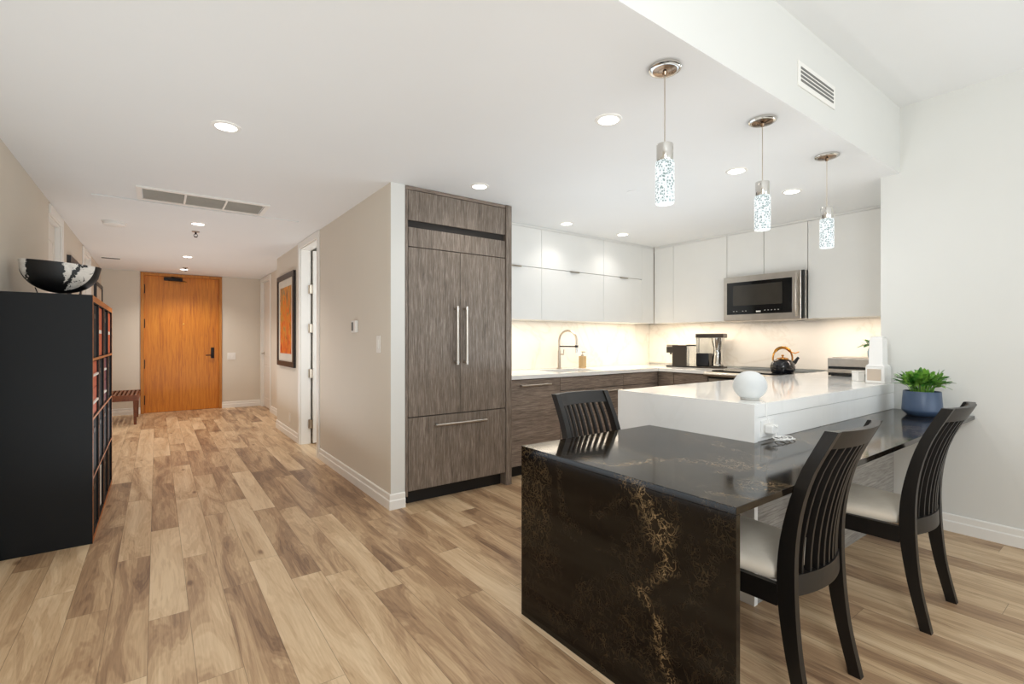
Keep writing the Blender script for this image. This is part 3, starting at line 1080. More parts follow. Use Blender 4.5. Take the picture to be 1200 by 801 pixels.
# ------------------------------------------------------------------ range
r = root('cooking_range', 'stainless range with black glass cooktop under the microwave', 'range', (4.87, 2.42, 0))
bx(4.585, 5.234, 2.028, 2.814, 0.09, 0.895).build('body', 'black', r)
bx(4.62, 5.22, 2.04, 2.80, 0, 0.09).build('toe_kick', 'kick', r)
b = MB()
b.rings([[(x, y, z) for x, z in ((4.62, 0.896), (4.50, 0.896), (4.485, 0.890), (4.478, 0.876), (4.485, 0.862), (4.51, 0.855), (4.584, 0.85), (4.584, 0.885), (4.62, 0.885))] for y in (2.026, 2.816)])
b.build('front_lip', 'steel', r, True, angle=60)
bx(4.63, 5.23, 2.026, 2.816, 0.896, 0.910, 0.003).build('cooktop', 'blackglass', r)
dr = bx(4.545, 4.584, 2.04, 2.80, 0.26, 0.83, 0.004).build('oven_door', 'steel', r)
bar_handle(dr, (4.545, 2.10, 0.78), (4.545, 2.74, 0.78), (-1, 0, 0), rr=0.011, off=0.05)
bx(4.542, 4.546, 2.16, 2.68, 0.38, 0.68, 0.001).build('oven_window', 'blackglass', dr)
bx(4.55, 4.584, 2.04, 2.80, 0.10, 0.25, 0.004).build('storage_drawer', 'steel', r)

# ------------------------------------------------------------------ dining table and the raised white counter
TX0, TY0, TY1, ZTB = 1.312, 0.724, 1.717, 0.750
PX0, PY0, PY1, ZP = 2.207, 1.131, 1.945, 0.925
r = root('dining_table', 'dark brown veined stone table wrapping the white counter to the right wall', 'table', (1.9, 1.2, 0))
b = MB()
b.prism([(TX0, TY0), (4.098, TY0), (4.098, PY0 - 0.001), (PX0 - 0.001, PY0 - 0.001), (PX0 - 0.001, TY1), (TX0, TY1)], ZTB - 0.022, ZTB)
b.build('tabletop', 'stone', r, bev=0.0012)
bx(TX0, TX0 + 0.022, TY0, TY1, 0, ZTB - 0.0225, 0.001).build('side_panel', 'stone', r)

r = root('peninsula_counter', 'raised white quartz counter block behind the dark table', 'counter', (3.2, 1.5, 0))
b = MB()
b.box(PX0 + 0.0302, 4.098, PY0, PY1, ZP - 0.062, ZP)
b.box(4.098, 5.236, 1.214, PY1, ZP - 0.062, ZP)
b.build('countertop', 'quartz', r, bev=0.0006)
bx(PX0, PX0 + 0.03, PY0, PY1, 0, ZP, 0.0006).build('end_panel', 'quartz', r)
bx(PX0 + 0.0305, 4.098, PY0 + 0.003, PY0 + 0.02, ZTB + 0.0005, ZP - 0.064).build('front_panel', 'quartz', r)
bx(PX0 + 0.0305, 4.098, PY0 + 0.004, PY0 + 0.022, 0, ZTB - 0.024).build('base_panel', 'woodg', r)['label'] = 'grey wood panel below the table slab'
bx(PX0 + 0.0305, 4.5, PY1 - 0.04, PY1 - 0.02, 0.10, ZP - 0.064).build('back_panel', 'woodh', r)
bx(PX0 + 0.0305, 4.5, PY1 - 0.09, PY1 - 0.07, 0, 0.10).build('toe_kick', 'kick', r)


# ------------------------------------------------------------------ chairs
def hermite(xs, ys, x):
    if x <= xs[0]:
        return ys[0]
    if x >= xs[-1]:
        return ys[-1]
    n = len(xs)
    m = []
    for i in range(n):
        a, c = max(0, i - 1), min(n - 1, i + 1)
        m.append((ys[c] - ys[a]) / (xs[c] - xs[a]))
    for i in range(n - 1):
        if xs[i] <= x <= xs[i + 1]:
            h = xs[i + 1] - xs[i]
            t = (x - xs[i]) / h
            return ((2 * t ** 3 - 3 * t ** 2 + 1) * ys[i] + (t ** 3 - 2 * t ** 2 + t) * h * m[i] +
                    (-2 * t ** 3 + 3 * t ** 2) * ys[i + 1] + (t ** 3 - t ** 2) * h * m[i + 1])


def yb(z):
    return hermite([0, 0.2, 0.42, 0.60, 0.78, 0.945], [-0.065, -0.022, 0.0, -0.010, -0.054, -0.132], z)


def xw(z):
    return 0.198 - 0.022 * z


BUL = 0.036


def ycurve(x, z):
    w = xw(z)
    return yb(z) - BUL * (1 - (x / w) ** 2)


def make_chair(lb):
    r = root('dining_chair', lb, 'chair', (0, 0, 0), 'dark slatted dining chairs')
    for sx in (-1, 1):
        rs = []
        for i in range(21):
            z = 0.94 * i / 20
            hx, hy = 0.0145, 0.019 + 0.009 * math.exp(-((z - 0.42) / 0.22) ** 2)
            cx, cy = sx * xw(z), yb(z)
            rs.append([(cx - hx, cy - hy, z), (cx + hx, cy - hy, z), (cx + hx, cy + hy, z), (cx - hx, cy + hy, z)])
        MB().rings(rs).build('back_post', 'chair', r, True, angle=40)
    # rails curved in plan
    for nm, z0, z1, th in (('top_rail', 0.880, 0.940, 0.013), ('lower_rail', 0.385, 0.452, 0.014)):
        rs = []
        N = 14
        for i in range(N + 1):
            sec = []
            for z, dy in ((z0, -th), (z1, -th), (z1, th), (z0, th)):
                w = xw(z) - 0.0145
                x = -w + 2 * w * i / N
                sec.append((x, ycurve(x, z) + dy, z))
            rs.append(sec)
        MB().rings(rs).build(nm, 'chair', r, True, angle=40)
    n = 8
    for k in range(n):
        f = -1 + 2 * (k + 1) / (n + 1)
        rs = []
        for i in range(11):
            z = 0.448 + (0.886 - 0.448) * i / 10
            x = f * (xw(z) - 0.010)
            y = ycurve(x, z)
            rs.append([(x - 0.006, y - 0.009, z), (x + 0.006, y - 0.009, z), (x + 0.006, y + 0.009, z), (x - 0.006, y + 0.009, z)])
        MB().rings(rs).build('slat', 'chair', r, True, angle=40)
    for sx in (-1, 1):
        rs = []
        for i in range(6):
            z = 0.42 * i / 5
            h = 0.016 + 0.005 * z / 0.42
            cx, cy = sx * 0.208, 0.405
            rs.append([(cx - h, cy - h, z), (cx + h, cy - h, z), (cx + h, cy + h, z), (cx - h, cy + h, z)])
        MB().rings(rs).build('leg', 'chair', r)
    b = MB()
    for sx in (-1, 1):
        x0, x1 = sx * 0.196, sx * 0.208
        y0, y1 = 0.026, 0.388
        b.rings([[(x0 - 0.011, y0, 0.345), (x0 + 0.011, y0, 0.345), (x0 + 0.011, y0, 0.415), (x0 - 0.011, y0, 0.415)],
                 [(x1 - 0.011, y1, 0.345), (x1 + 0.011, y1, 0.345), (x1 + 0.011, y1, 0.415), (x1 - 0.011, y1, 0.415)]])
    b.box(-0.19, 0.19, 0.39, 0.412, 0.345, 0.415)
    b.box(-0.181, 0.181, 0.012, 0.028, 0.345, 0.384)
    b.build('seat_frame', 'chair', r)
    # cushion: domed, slightly trapezoid
    b = MB()
    rs = []
    for z, ins in ((0.4155, 0.004), (0.424, 0.0), (0.442, 0.0), (0.455, 0.010), (0.463, 0.035), (0.468, 0.09)):
        pts = []
        hw0, hw1, y0, y1 = 0.184, 0.222, 0.030, 0.425
        K = 8
        corner = 0.03
        for (cx, cy, a0) in ((hw1, y1, 0), (-hw1, y1, 90), (-hw0, y0, 180), (hw0, y0, 270)):
            for k in range(K + 1):
                a = math.radians(a0 + 90 * k / K)
                sx = 1 if cx > 0 else -1
                sy = 1 if cy > 0.2 else -1
                pts.append((cx - sx * (corner + ins) + corner * math.cos(a), cy - sy * (corner + ins) + corner * math.sin(a), z))
        rs.append(pts)
    b.rings(rs)
    b.build('seat_cushion', 'seat', r, True, angle=60)
    return r


cA = make_chair('dark slatted chair nearest the right wall, with cream seat at the stone table')
cA.location = (2.795, 0.672, 0)
cB = copy_tree(cA)
cB['label'] = 'dark slatted chair in the foreground, pulled to the near end of the stone table'
cB.location = (1.855, 0.745, 0)
cC = copy_tree(cA)
cC['label'] = 'dark slatted chair on the kitchen side of the stone table, facing the camera'
cC.location = (1.850, 1.765, 0)
cC.rotation_euler = (0, 0, PI)

# ------------------------------------------------------------------ bookcase
BX0, BX1, BY0, BY1, BH = -0.710, -0.309, 3.832, 5.40, 1.492
r = root('bookcase', 'tall black cube bookcase with copper front edges against the left wall', 'bookcase', (-0.5, 4.6, 0))


def edged(x0, x1, y0, y1, z0, z1, name):
    o = bx(x0, x1, y0, y1, z0, z1).build(name, ['bookcase', 'edge'], r)
    for p in o.data.polygons:
        if p.normal.x > 0.9:
            p.material_index = 1
    return o


T = 0.038
edged(BX0, BX1, BY0, BY0 + 0.034, 0, BH - T, 'side_panel')
edged(BX0, BX1, BY1 - 0.034, BY1, 0, BH - T, 'side_panel')
edged(BX0, BX1, BY0, BY1, BH - T, BH, 'top_panel')
edged(BX0, BX1, BY0 + 0.034, BY1 - 0.034, 0, 0.03, 'bottom_panel')
bx(BX0, BX0 + 0.006, BY0 + 0.034, BY1 - 0.034, 0.03, BH - T).build('back_panel', 'bookcase', r)
cw = (BY1 - BY0 - 0.068 - 3 * 0.016) / 4
ch = (BH - T - 0.03 - 3 * 0.016) / 4
for k in range(1, 4):
    z = 0.03 + k * ch + (k - 1) * 0.016
    edged(BX0 + 0.006, BX1 - 0.001, BY0 + 0.034, BY1 - 0.034, z, z + 0.016, 'shelf')
for k in range(1, 4):
    y = BY0 + 0.034 + k * cw + (k - 1) * 0.016
    for j in range(4):
        z = 0.03 + j * (ch + 0.016)
        edged(BX0 + 0.006, BX1 - 0.001, y, y + 0.016, z, z + ch, 'divider')
rows = {3: ('top', ['navy', 'orange', 'navy', 'orange']),
        2: ('second', ['orange2', 'navy', 'purple2', 'navy']),
        1: ('third', ['navy', 'navy', 'navy', 'navy']),
        0: ('bottom', ['navy', 'navyw', 'navy', 'navy'])}
ordn = ['nearest', 'second', 'third', 'farthest']
for j, (rn, cols) in rows.items():
    for k, cl in enumerate(cols):
        y0 = BY0 + 0.034 + k * (cw + 0.016) + 0.004
        y1 = y0 + cw - 0.008
        z0 = 0.03 + j * (ch + 0.016) + 0.0005
        z1 = z0 + ch - 0.008
        base = cl.rstrip('2w')
        cname = {'navy': 'navy black', 'orange': 'orange red', 'purple': 'plum'}[base]
        kindw = 'two-drawer insert' if cl.endswith('2') else 'storage box'
        pos = {'nearest': 'nearest cell', 'second': 'second cell from near end', 'third': 'third cell from near end', 'farthest': 'farthest cell'}[ordn[k]]
        rt = root('storage_box', f'{cname} {kindw} in the {pos} of the {rn} bookcase row', 'storage box', (-0.5, (y0 + y1) / 2, z0), 'boxes in the bookcase')
        xf = BX1 - 0.012
        if cl.endswith('2'):
            bx(BX0 + 0.03, xf - 0.012, y0, y1, z0, z1).build('body', base, rt)
            zm = (z0 + z1) / 2
            for za, zb in ((z0 + 0.002, zm - 0.002), (zm + 0.002, z1 - 0.002)):
                d = bx(xf - 0.0115, xf, y0, y1, za, zb, 0.001).build('drawer', base, rt)
                zc = (za + zb) / 2
                bx(xf, xf + 0.012, y0 + 0.02, y1 - 0.02 if base == 'orange' else y0 + 0.2, zc - 0.007, zc + 0.007, 0.002).build('handle', 'label', d)
        else:
            bx(BX0 + 0.03, xf, y0, y1, z0, z1, 0.004).build('body', base, rt)
            ym = (y0 + y1) / 2
            if base == 'orange':
                zc = (z0 + z1) / 2
                bx(xf, xf + 0.004, ym - 0.09, ym + 0.09, zc - 0.012, zc + 0.012, 0.001).build('label_tab', 'label', rt)
            elif cl == 'navyw':
                bx(xf, xf + 0.003, ym + 0.03, ym + 0.09, z0 + 0.03, z1 - 0.03, 0.001).build('label_strip', 'label', rt)
            else:
                bx(xf, xf + 0.004, ym - 0.05, ym + 0.05, z1 - 0.09, z1 - 0.06, 0.001).build('pull_slot', 'kick', rt)

# bowl and its stand
bc = (-0.492, 4.10, BH)
b = MB()
b.tube([(bc[0] + 0.055 * math.cos(2 * PI * k / 32), bc[1] + 0.055 * math.sin(2 * PI * k / 32), BH + 0.004) for k in range(32)], 0.004, 8, closed=True)
for sg, zt in ((-1, 0.050), (1, 0.036)):
    b.tube([(bc[0] + sg * 0.055, bc[1], BH + 0.004), (bc[0] + sg * 0.09, bc[1] - 0.005, BH + 0.004), (bc[0] + sg * 0.105, bc[1], BH + zt)], 0.003, 8)
b.cyl((bc[0], bc[1], BH), (bc[0], bc[1], BH + 0.019), 0.014)
tag(b.build('bowl_stand', 'darkmetal', smooth=True), 'thin dark wire stand under the bowl on top of the bookcase', 'stand')
b = MB()
RB, DB, HB = 0.192, 0.105, 0.185
outer_, inner_ = [], []
NU, NV = 36, 18
for i in range(NU + 1):
    u = -0.9995 + 1.999 * i / NU
    c = math.sqrt(1 - u * u)
    d, h = DB * c ** 0.9, HB * c ** 0.85
    o_, n_ = [], []
    for j in range(NV + 1):
        v = -1 + 2 * j / NV
        a_ = v * PI / 2
        o_.append(Vector((RB * u, d * math.sin(a_), 0.205 - h * math.cos(a_))))
        n_.append(Vector((RB * u * 0.975, max(0.0, d - 0.006) * math.sin(a_), 0.2055 - max(0.0, h - 0.007) * math.cos(a_))))
    outer_.append(o_); inner_.append(n_)
rot = Matrix.Rotation(math.radians(3.5), 4, 'Y')
rs = [[Vector(bc) + rot @ p for p in (o_ + list(reversed(n_)))] for o_, n_ in zip(outer_, inner_)]
b.rings(rs)
tag(b.build('decorative_bowl', 'bowl', smooth=True, origin=bc, angle=50), 'black and white painted boat-shaped bowl on top of the bookcase', 'bowl')


# ------------------------------------------------------------------ pictures
def wall_picture(lb, xw_, nx, y0, y1, z0, z1, fw, matw, art):
    r = root('framed_picture', lb, 'picture', (xw_ + nx * 0.01, (y0 + y1) / 2, z0))
    b = MB()
    xa, xb = xw_ + nx * 0.001, xw_ + nx * 0.032
    for (a0, a1, c0, c1) in ((y0, y1, z0, z0 + fw), (y0, y1, z1 - fw, z1), (y0, y0 + fw, z0 + fw, z1 - fw), (y1 - fw, y1, z0 + fw, z1 - fw)):
        b.box(xa, xb, a0, a1, c0, c1, 0.002)
    b.build('frame', 'frame', r)
    bx(xw_ + nx * 0.002, xw_ + nx * 0.018, y0 + fw, y1 - fw, z0 + fw, z1 - fw).build('mat_board', 'pictmat', r)
    q = fw + matw
    bx(xw_ + nx * 0.0185, xw_ + nx * 0.020, y0 + q, y1 - q, z0 + q, z1 - q).build('artwork', art, r)


wall_picture('tall black-framed abstract orange painting on the hall wall past the doorway', XH, -1, 6.27, 7.26, 0.885, 2.07, 0.065, 0.10, 'art')
wall_picture('dark-framed picture on the left hall wall, partly hidden behind the bowl', XL, 1, 6.42, 7.28, 1.05, 2.06, 0.06, 0.10, 'paper')
wall_picture('thin dark-framed picture at the far end of the left hall wall', XL, 1, 8.95, 9.95, 1.05, 2.06, 0.05, 0.14, 'paper')


# ------------------------------------------------------------------ bench by the door
r = root('slatted_bench', 'brown slatted wood bench by the entrance door', 'bench', (-0.44, 9.3, 0))
b0x, b1x, b0y, b1y = -0.672, -0.205, 8.84, 9.80
for k in range(9):
    x = b0x + 0.02 + k * 0.0495
    bx(x, x + 0.028, b0y + 0.02, b1y - 0.02, 0.405, 0.43, 0.003).build('slat', 'bench', r)
bx(b0x, b1x, b0y, b0y + 0.022, 0.345, 0.43, 0.003).build('apron', 'bench', r)
bx(b0x, b1x, b1y - 0.022, b1y, 0.345, 0.43, 0.003).build('apron', 'bench', r)
for x0 in (b0x, b1x - 0.02):
    bx(x0, x0 + 0.018, b0y + 0.022, b1y - 0.022, 0.355, 0.404, 0.002).build('side_rail', 'bench', r)
for x in (b0x + 0.045, b1x - 0.045):
    for y in (b0y + 0.05, b1y - 0.05):
        b = MB()
        b.rings([[(x - h, y - h, z), (x + h, y - h, z), (x + h, y + h, z), (x - h, y + h, z)] for z, h in ((0, 0.016), (0.404, 0.027))])
        b.build('leg', 'bench', r)

# ------------------------------------------------------------------ switches and outlets
b = MB()
r = root('thermostat', 'small white thermostat on the hall wall above the light switch', 'thermostat', (XH - 0.01, 4.08, 1.29))
bx(XH - 0.026, XH - 0.0005, 4.03, 4.13, 1.285, 1.385, 0.004).build('body', 'white', r)
bx(XH - 0.028, XH - 0.0262, 4.075, 4.12, 1.30, 1.372, 0.001).build('screen', 'vent', r)
r = root('light_switch', 'white light switch plate on the hall wall near the corner', 'light switch', (XH - 0.01, 3.56, 1.13))
bx(XH - 0.006, XH - 0.0005, 3.52, 3.60, 1.125, 1.255, 0.002).build('plate', 'trim', r)
bx(XH - 0.011, XH - 0.0062, 3.543, 3.577, 1.155, 1.225, 0.002).build('rocker', 'trim', r)
r = root('light_switch', 'white switch plate to the right of the wooden entrance door', 'light switch', (1.09, YE - 0.01, 0.87))
bx(1.03, 1.16, YE - 0.006, YE - 0.0005, 0.87, 0.995, 0.002).build('plate', 'trim', r)
for x in (1.06, 1.115):
    bx(x - 0.016, x + 0.016, YE - 0.011, YE - 0.0062, 0.90, 0.965, 0.002).build('rocker', 'trim', r)
r = root('wall_outlet', 'small pale outlet low on the hall wall below the orange painting', 'outlet', (XH - 0.01, 6.6, 0.18))
bx(XH - 0.006, XH - 0.0005, 6.55, 6.64, 0.18, 0.30, 0.002).build('plate', 'doorwhite', r)
bx(XH - 0.008, XH - 0.0062, 6.575, 6.615, 0.20, 0.28, 0.001).build('sockets', 'trim', r)
r = root('wall_outlet', 'white outlet on the marble backsplash right of the faucet', 'outlet', (4.49, 4.07, 1.07))
bx(4.43, 4.545, 4.069, 4.0755, 1.068, 1.138, 0.002).build('plate', 'white', r)
bx(4.455, 4.52, 4.067, 4.0688, 1.085, 1.12, 0.001).build('sockets', 'trim', r)

# ------------------------------------------------------------------ faucet and soap
fx, fy = 3.56, 3.975
r = root('kitchen_faucet', 'tall chrome spring faucet with arched spout behind the sink', 'faucet', (fx, fy, ZT))
b = MB()
b.cyl((fx, fy, ZT), (fx, fy, ZT + 0.012), 0.028)
b.cyl((fx, fy, ZT + 0.012), (fx, fy, ZT + 0.20), 0.017, 0.015)
b.build('body', 'nickel', r, True)
pts = [(fx, fy, ZT + 0.20), (fx, fy, ZT + 0.31)]
for k in range(1, 13):
    a = PI * k / 12
    pts.append((fx + 0.02 * (1 - math.cos(a)), fy - 0.115 * (1 - math.cos(a)), ZT + 0.31 + 0.105 * math.sin(a)))
ex, ey = pts[-1][0], pts[-1][1]
pts.append((ex, ey, ZT + 0.26))
MB().tube(pts, 0.0105, 12).build('spring_spout', 'nickel', r, True)
MB().cyl((ex, ey, ZT + 0.265), (ex, ey, ZT + 0.175), 0.014, 0.011).build('spray_head', 'chrome', r, True)
b = MB()
b.cyl((fx, fy, ZT + 0.245), (ex, ey, ZT + 0.245), 0.007)
b.cyl((ex, ey, ZT + 0.235), (ex, ey, ZT + 0.258), 0.018)
b.build('support_arm', 'darkmetal', r, True)
b = MB()
b.cyl((fx, fy, ZT + 0.16), (fx + 0.05, fy - 0.02, ZT + 0.16), 0.010)
b.cyl((fx + 0.045, fy - 0.02, ZT + 0.16), (fx + 0.05, fy - 0.02, ZT + 0.21), 0.006)
b.build('lever', 'nickel', r, True)
r = root('soap_dispenser', 'amber soap dispenser bottle beside the faucet', 'soap dispenser', (3.86, 3.92, ZT))
sx, sy = 3.86, 3.92
bx(sx - 0.032, sx + 0.032, sy - 0.032, sy + 0.032, ZT, ZT + 0.135, 0.008, 3).build('bottle', 'soap', r, True)
b = MB()
b.cyl((sx, sy, ZT + 0.135), (sx, sy, ZT + 0.15), 0.016)
b.cyl((sx, sy, ZT + 0.15), (sx, sy, ZT + 0.18), 0.005)
b.box(sx - 0.01, sx + 0.01, sy - 0.045, sy + 0.01, ZT + 0.176, ZT + 0.186, 0.003)
b.build('pump', 'nickel', r, True)

# ------------------------------------------------------------------ coffee makers
r = root('pod_coffee_machine', 'dark brown single-serve coffee machine with water tank at its back', 'coffee machine', (4.95, 3.39, ZT))
# local layout: front towards -x, later turned
LOC[r.name] = Vector((0, 0, 0))
b = MB()
b.box(-0.095, 0.07, -0.055, 0.055, 0.0, 0.255, 0.006)
b.box(-0.165, -0.09, -0.055, 0.055, 0.165, 0.235, 0.006)
b.build('body', 'cofbody', r)
bx(-0.165, 0.165, -0.06, 0.06, 0.0, 0.016, 0.003).build('base_plate', 'black', r)
bx(-0.163, -0.06, -0.05, 0.05, 0.236, 0.262, 0.004).build('lid', 'nickel', r)
bx(0.072, 0.160, -0.052, 0.052, 0.017, 0.245, 0.01, 3).build('water_tank', 'glass', r)
bx(0.0705, 0.163, -0.055, 0.055, 0.246, 0.262, 0.004).build('tank_lid', 'cofbody', r)
b = MB()
b.cyl((-0.13, 0, 0.165), (-0.13, 0, 0.145), 0.012)
b.build('spout', 'black', r)
r.rotation_euler = (0, 0, math.radians(-75))

r = root('drip_coffee_maker', 'filter coffee maker with clear reservoir and steel carafe', 'coffee maker', (5.035, 3.072, ZT))
LOC[r.name] = Vector((0, 0, 0))
bx(-0.147, 0.152, -0.085, 0.085, 0.0, 0.018, 0.004).build('base_plate', 'cofbody', r)
bx(-0.144, -0.005, -0.07, 0.08, 0.0185, 0.165, 0.008, 3).build('tower', 'kettle', r)
bx(-0.144, -0.005, -0.07, 0.08, 0.166, 0.338, 0.008, 3).build('water_tank', 'glass', r)
bx(-0.148, 0.152, -0.08, 0.085, 0.339, 0.385, 0.006).build('top_cover', 'cofbody', r)
b = MB()
b.lathe([(0.052, 0.0185), (0.062, 0.028), (0.064, 0.06), (0.052, 0.17), (0.049, 0.20), (0.055, 0.222)], (0.075, 0, 0), 28)
cf = b.build('carafe', 'chrome', r, True)
b = MB()
b.lathe([(0.050, 0.223), (0.066, 0.30), (0.072, 0.338)], (0.075, 0, 0), 28)
b.build('filter_basket', 'chrome', r, True)
MB().tube([(0.105, -0.042, 0.195), (0.120, -0.082, 0.175), (0.122, -0.087, 0.10), (0.108, -0.052, 0.055)], 0.010, 8).build('handle', 'black', cf, True)
r.rotation_euler = (0, 0, math.radians(-75))

# ------------------------------------------------------------------ kettle
kx, ky, kz = 4.80, 2.19, 0.910
r = root('tea_kettle', 'black kettle with brass handle on the cooktop', 'kettle', (kx, ky, kz))
LOC[r.name] = Vector((0, 0, 0))
MB().lathe([(0.085, 0.0), (0.097, 0.004), (0.104, 0.03), (0.106, 0.06), (0.098, 0.092), (0.078, 0.117), (0.05, 0.130), (0.046, 0.133)], (0, 0, 0), 40).build('body', 'kettle', r, True)
MB().lathe([(0.05, 0.131), (0.048, 0.140), (0.02, 0.148), (0.007, 0.150), (0.007, 0.158), (0.013, 0.163), (0.013, 0.170), (0.002, 0.175)], (0, 0, 0), 28).build('lid', 'brass', r, True)
MB().tube([(0.075, 0, 0.075), (0.115, 0, 0.105), (0.135, 0, 0.135), (0.145, 0, 0.145)], [0.026, 0.018, 0.013, 0.013], 14).build('spout', 'kettle', r, True)
pts = []
for k in range(17):
    a = PI * (k / 16)
    pts.append((-0.090 * math.cos(a), 0, 0.115 + 0.125 * math.sin(a) ** 0.75))
MB().tube(pts, [0.008] * 4 + [0.014] * 9 + [0.008] * 4, 10).build('handle', 'brass', r, True)
MB().tube([(0.075, 0, 0.20), (0.115, 0, 0.185), (0.150, 0, 0.20)], 0.005, 8).build('spout_lever', 'brass', r, True)
r.rotation_euler = (0, 0, math.radians(-40))

# ------------------------------------------------------------------ toaster oven, plant in vase, white appliance
ox0, ox1, oy0, oy1, oz = 4.50, 4.86, 1.29, 1.70, ZP
r = root('toaster_oven', 'low stainless countertop oven with dark slots beside the white appliance', 'toaster oven', ((ox0 + ox1) / 2, (oy0 + oy1) / 2, oz))
bx(ox0 + 0.008, ox1, oy0, oy1, oz + 0.004, oz + 0.150, 0.006).build('body', 'steel', r)
bx(ox0 + 0.0, ox0 + 0.0075, oy0 + 0.004, oy1 - 0.004, oz + 0.082, oz + 0.142, 0.003).build('door', 'steel', r)
bx(ox0 + 0.002, ox0 + 0.0075, oy0 + 0.01, oy1 - 0.01, oz + 0.060, oz + 0.080).build('upper_slot', 'blackglass', r)
bx(ox0 + 0.0, ox0 + 0.0075, oy0 + 0.01, oy1 - 0.01, oz + 0.030, oz + 0.056, 0.002).build('tray_front', 'steel', r)
bx(ox0 + 0.002, ox0 + 0.0075, oy0 + 0.01, oy1 - 0.01, oz + 0.006, oz + 0.028).build('lower_slot', 'blackglass', r)
bx(ox0 + 0.03, ox1 - 0.03, oy0 + 0.03, oy1 - 0.03, oz + 0.1502, oz + 0.155, 0.002).build('top_tray', 'nickel', r)
for x in (ox0 + 0.03, ox1 - 0.04):
    for y in (oy0 + 0.03, oy1 - 0.04):
        bx(x, x + 0.02, y, y + 0.02, oz, oz + 0.004).build('foot', 'black', r)


def leaf_blob(cx, cy, cz, n, rad, hgt, lsz, seed, droop=0.35, r0=0.012):
    rnd = random.Random(seed)
    b = MB()
    for i in range(n):
        a = rnd.uniform(0, 2 * PI)
        reach = rad * math.sqrt(rnd.uniform(0.02, 1.0))
        top = hgt * (0.45 + 0.55 * rnd.random()) * (1 - droop * (reach / rad) ** 2)
        rr = min(r0, reach) * rnd.random() ** 0.5
        p0 = Vector((cx + rr * math.cos(a), cy + rr * math.sin(a), cz))
        p2 = Vector((cx + reach * math.cos(a), cy + reach * math.sin(a), cz + top))
        p1 = (p0 + p2) / 2 + Vector((0, 0, hgt * 0.25))
        b.tube([p0, p0.lerp(p1, 0.6), p1.lerp(p2, 0.5), p2], 0.0016, 5)
        for t in (0.45, 0.72, 0.98):
            q = (1 - t) ** 2 * p0 + 2 * t * (1 - t) * p1 + t * t * p2
            d = (2 * (1 - t) * (p1 - p0) + 2 * t * (p2 - p1)).normalized()
            d = (d + Vector((rnd.uniform(-.5, .5), rnd.uniform(-.5, .5), rnd.uniform(-.35, .35)))).normalized()
            sd = d.cross(Vector((rnd.uniform(-.4, .4), rnd.uniform(-.4, .4), 1))).normalized()
            up = sd.cross(d)
            L = lsz * rnd.uniform(0.7, 1.15)
            w = L * 0.30
            ring = []
            for (u, v) in ((0, 0.12), (0.3, 0.9), (0.6, 1.0), (0.85, 0.55), (1.0, 0.06)):
                c = q + d * (L * u) + up * (0.15 * L * u * (1 - u))
                ring.append([c + sd * w * v, c + up * 0.0012, c - sd * w * v, c - up * 0.0012])
            b.rings(ring)
    return b


r = root('vase_plant', 'bright green sprig in a small glass vase by the white appliance', 'plant', (4.62, 1.42, oz + 0.155))
vx, vy, vz = 4.62, 1.42, oz + 0.1552
MB().lathe([(0.024, vz), (0.030, vz + 0.01), (0.032, vz + 0.05), (0.020, vz + 0.085), (0.022, vz + 0.10)], (vx, vy, 0), 24, cap=True).build('vase', 'vase', r, True)
leaf_blob(vx, vy, vz + 0.085, 26, 0.065, 0.065, 0.040, 5, 0.9).build('foliage', 'leaf2', r, True)

ax, ay = 4.015, 1.199
r = root('countertop_appliance', 'white box-shaped appliance with beige mesh panel and upright white tank', 'appliance', (ax, ay, ZP))
LOC[r.name] = Vector((0, 0, 0))
bx(-0.056, 0.056, -0.066, 0.066, 0.0, 0.115, 0.008, 3).build('base', 'white', r, True)
bx(-0.044, 0.036, -0.0695, -0.0662, 0.020, 0.098, 0.002).build('mesh_panel', 'mesh', r)
b = MB()
b.rings([[(-a_, -c_, z), (a_, -c_, z), (a_, c_, z), (-a_, c_, z)] for z, a_, c_ in
         ((0.1155, 0.054, 0.064), (0.122, 0.050, 0.060), (0.132, 0.040, 0.050), (0.305, 0.037, 0.047), (0.319, 0.031, 0.040), (0.323, 0.022, 0.030))])
b.build('tank', 'white', r, True, angle=50)
r.rotation_euler = (0, 0, math.radians(-90))
r = root('small_white_box', 'small plain white box between the appliance and the steel oven', 'box', (4.10, 1.345, ZP))
LOC[r.name] = Vector((0, 0, 0))
bx(-0.028, 0.028, -0.028, 0.028, 0, 0.06, 0.004).build('carton', 'white', r)
bx(-0.029, 0.029, -0.029, 0.029, 0.0605, 0.072, 0.003).build('lid', 'white', r)
r.rotation_euler = (0, 0, math.radians(-28))

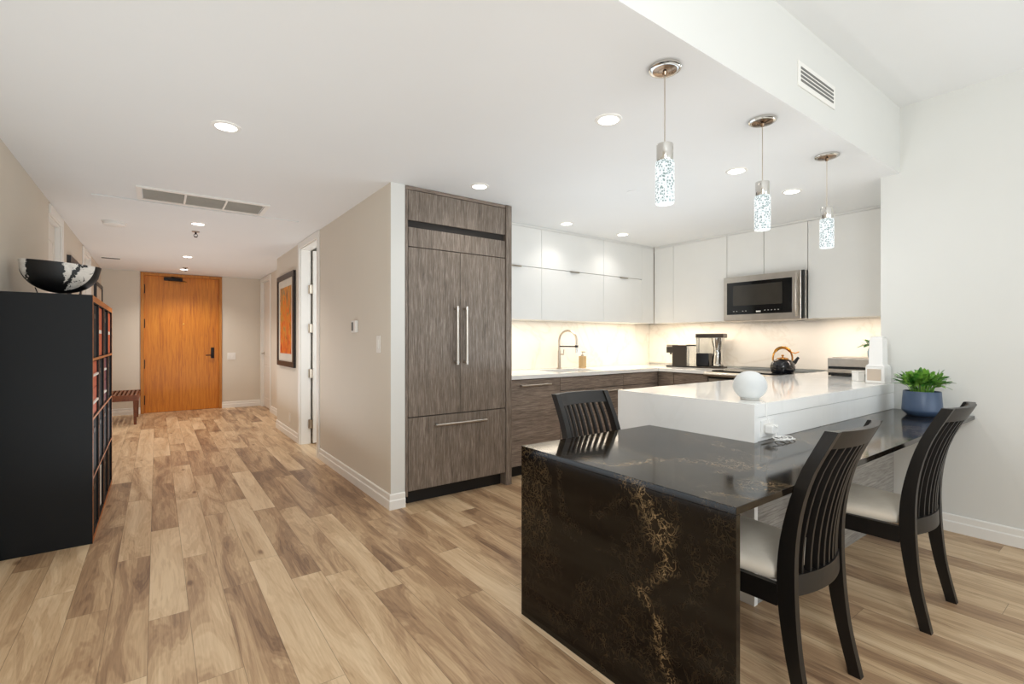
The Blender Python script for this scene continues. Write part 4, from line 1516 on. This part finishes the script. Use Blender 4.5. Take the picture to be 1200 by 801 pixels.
# ------------------------------------------------------------------ ball speaker with its charger
gx, gy = 2.385, 1.245
r = root('smart_speaker', 'pale grey fabric ball speaker on the corner of the white counter', 'speaker', (gx, gy, ZP))
prof = [(0.045, 0.006)]
for k in range(25):
    a = -1.0 + (PI / 2 + 1.0) * k / 24
    prof.append((max(0.001, 0.078 * math.cos(a)), 0.0705 + 0.0715 * math.sin(a)))
MB().lathe([(rr, z + ZP) for rr, z in prof], (gx, gy, 0), 48).build('body', 'sphere', r, True)
MB().lathe([(0.040, ZP), (0.043, ZP + 0.001), (0.044, ZP + 0.0105)], (gx, gy, 0), 36).build('base_ring', 'grille', r, True)
r = root('wall_outlet', 'white outlet on the front of the raised counter behind the charger', 'outlet', (2.30, 1.128, 0.80))
bx(2.265, 2.385, PY0 - 0.004, PY0 + 0.0025, 0.768, 0.845, 0.002).build('plate', 'white', r)
bx(2.283, 2.367, PY0 - 0.0055, PY0 - 0.0042, 0.782, 0.830, 0.001).build('sockets', 'trim', r)
r = root('power_adapter', 'white plug adapter and coiled cord on the table below the ball speaker', 'charger', (2.31, 1.09, ZTB))
bx(2.285, 2.345, PY0 - 0.045, PY0 - 0.006, 0.786, 0.826, 0.006).build('plug', 'white', r)
pts = [(2.345, 1.175, ZP + 0.004), (2.325, 1.150, ZP + 0.003), (2.312, 1.128, ZP + 0.001), (2.302, 1.122, ZP - 0.02), (2.296, 1.120, 0.87), (2.292, 1.105, 0.835), (2.300, 1.09, 0.828), (2.315, 1.078, 0.815)]
MB().tube(pts, 0.0018, 6).build('cord', 'white', r, True)
b = MB()
pts = []
rnd = random.Random(3)
for k in range(70):
    t = k / 69
    a = t * 2 * PI * 5
    pts.append((2.335 + 0.10 * (t - 0.3) + 0.030 * math.cos(a), 1.075 + 0.022 * math.sin(a) - 0.01 * t, ZTB + 0.004 + 0.010 * (1 + math.sin(a * 0.5 + 1)) * (1 - 0.5 * t)))
pts = [(2.315, 1.085, 0.79), (2.30, 1.08, 0.775)] + pts
b.tube(pts, 0.0026, 6)
b.build('coil', 'white', r, True)

# ------------------------------------------------------------------ planter
px, py = 3.86, 0.925
r = root('potted_plant', 'leafy green plant in a matte blue pot on the stone table by the wall', 'plant', (px, py, ZTB))
z0 = ZTB
MB().lathe([(0.070, z0), (0.075, z0 + 0.002), (0.097, z0 + 0.026), (0.101, z0 + 0.034), (0.101, z0 + 0.042), (0.094, z0 + 0.150), (0.092, z0 + 0.153), (0.088, z0 + 0.152), (0.088, z0 + 0.138)],
           (px, py, 0), 56, cap=True).build('pot', 'pot', r, True)
MB().lathe([(0.0875, z0 + 0.1385), (0.06, z0 + 0.145), (0.002, z0 + 0.147)], (px, py, 0), 32).build('soil', 'soil', r, True)
leaf_blob(px, py, z0 + 0.146, 120, 0.125, 0.125, 0.040, 11, 0.25, 0.055).build('foliage', 'leaf', r, True)
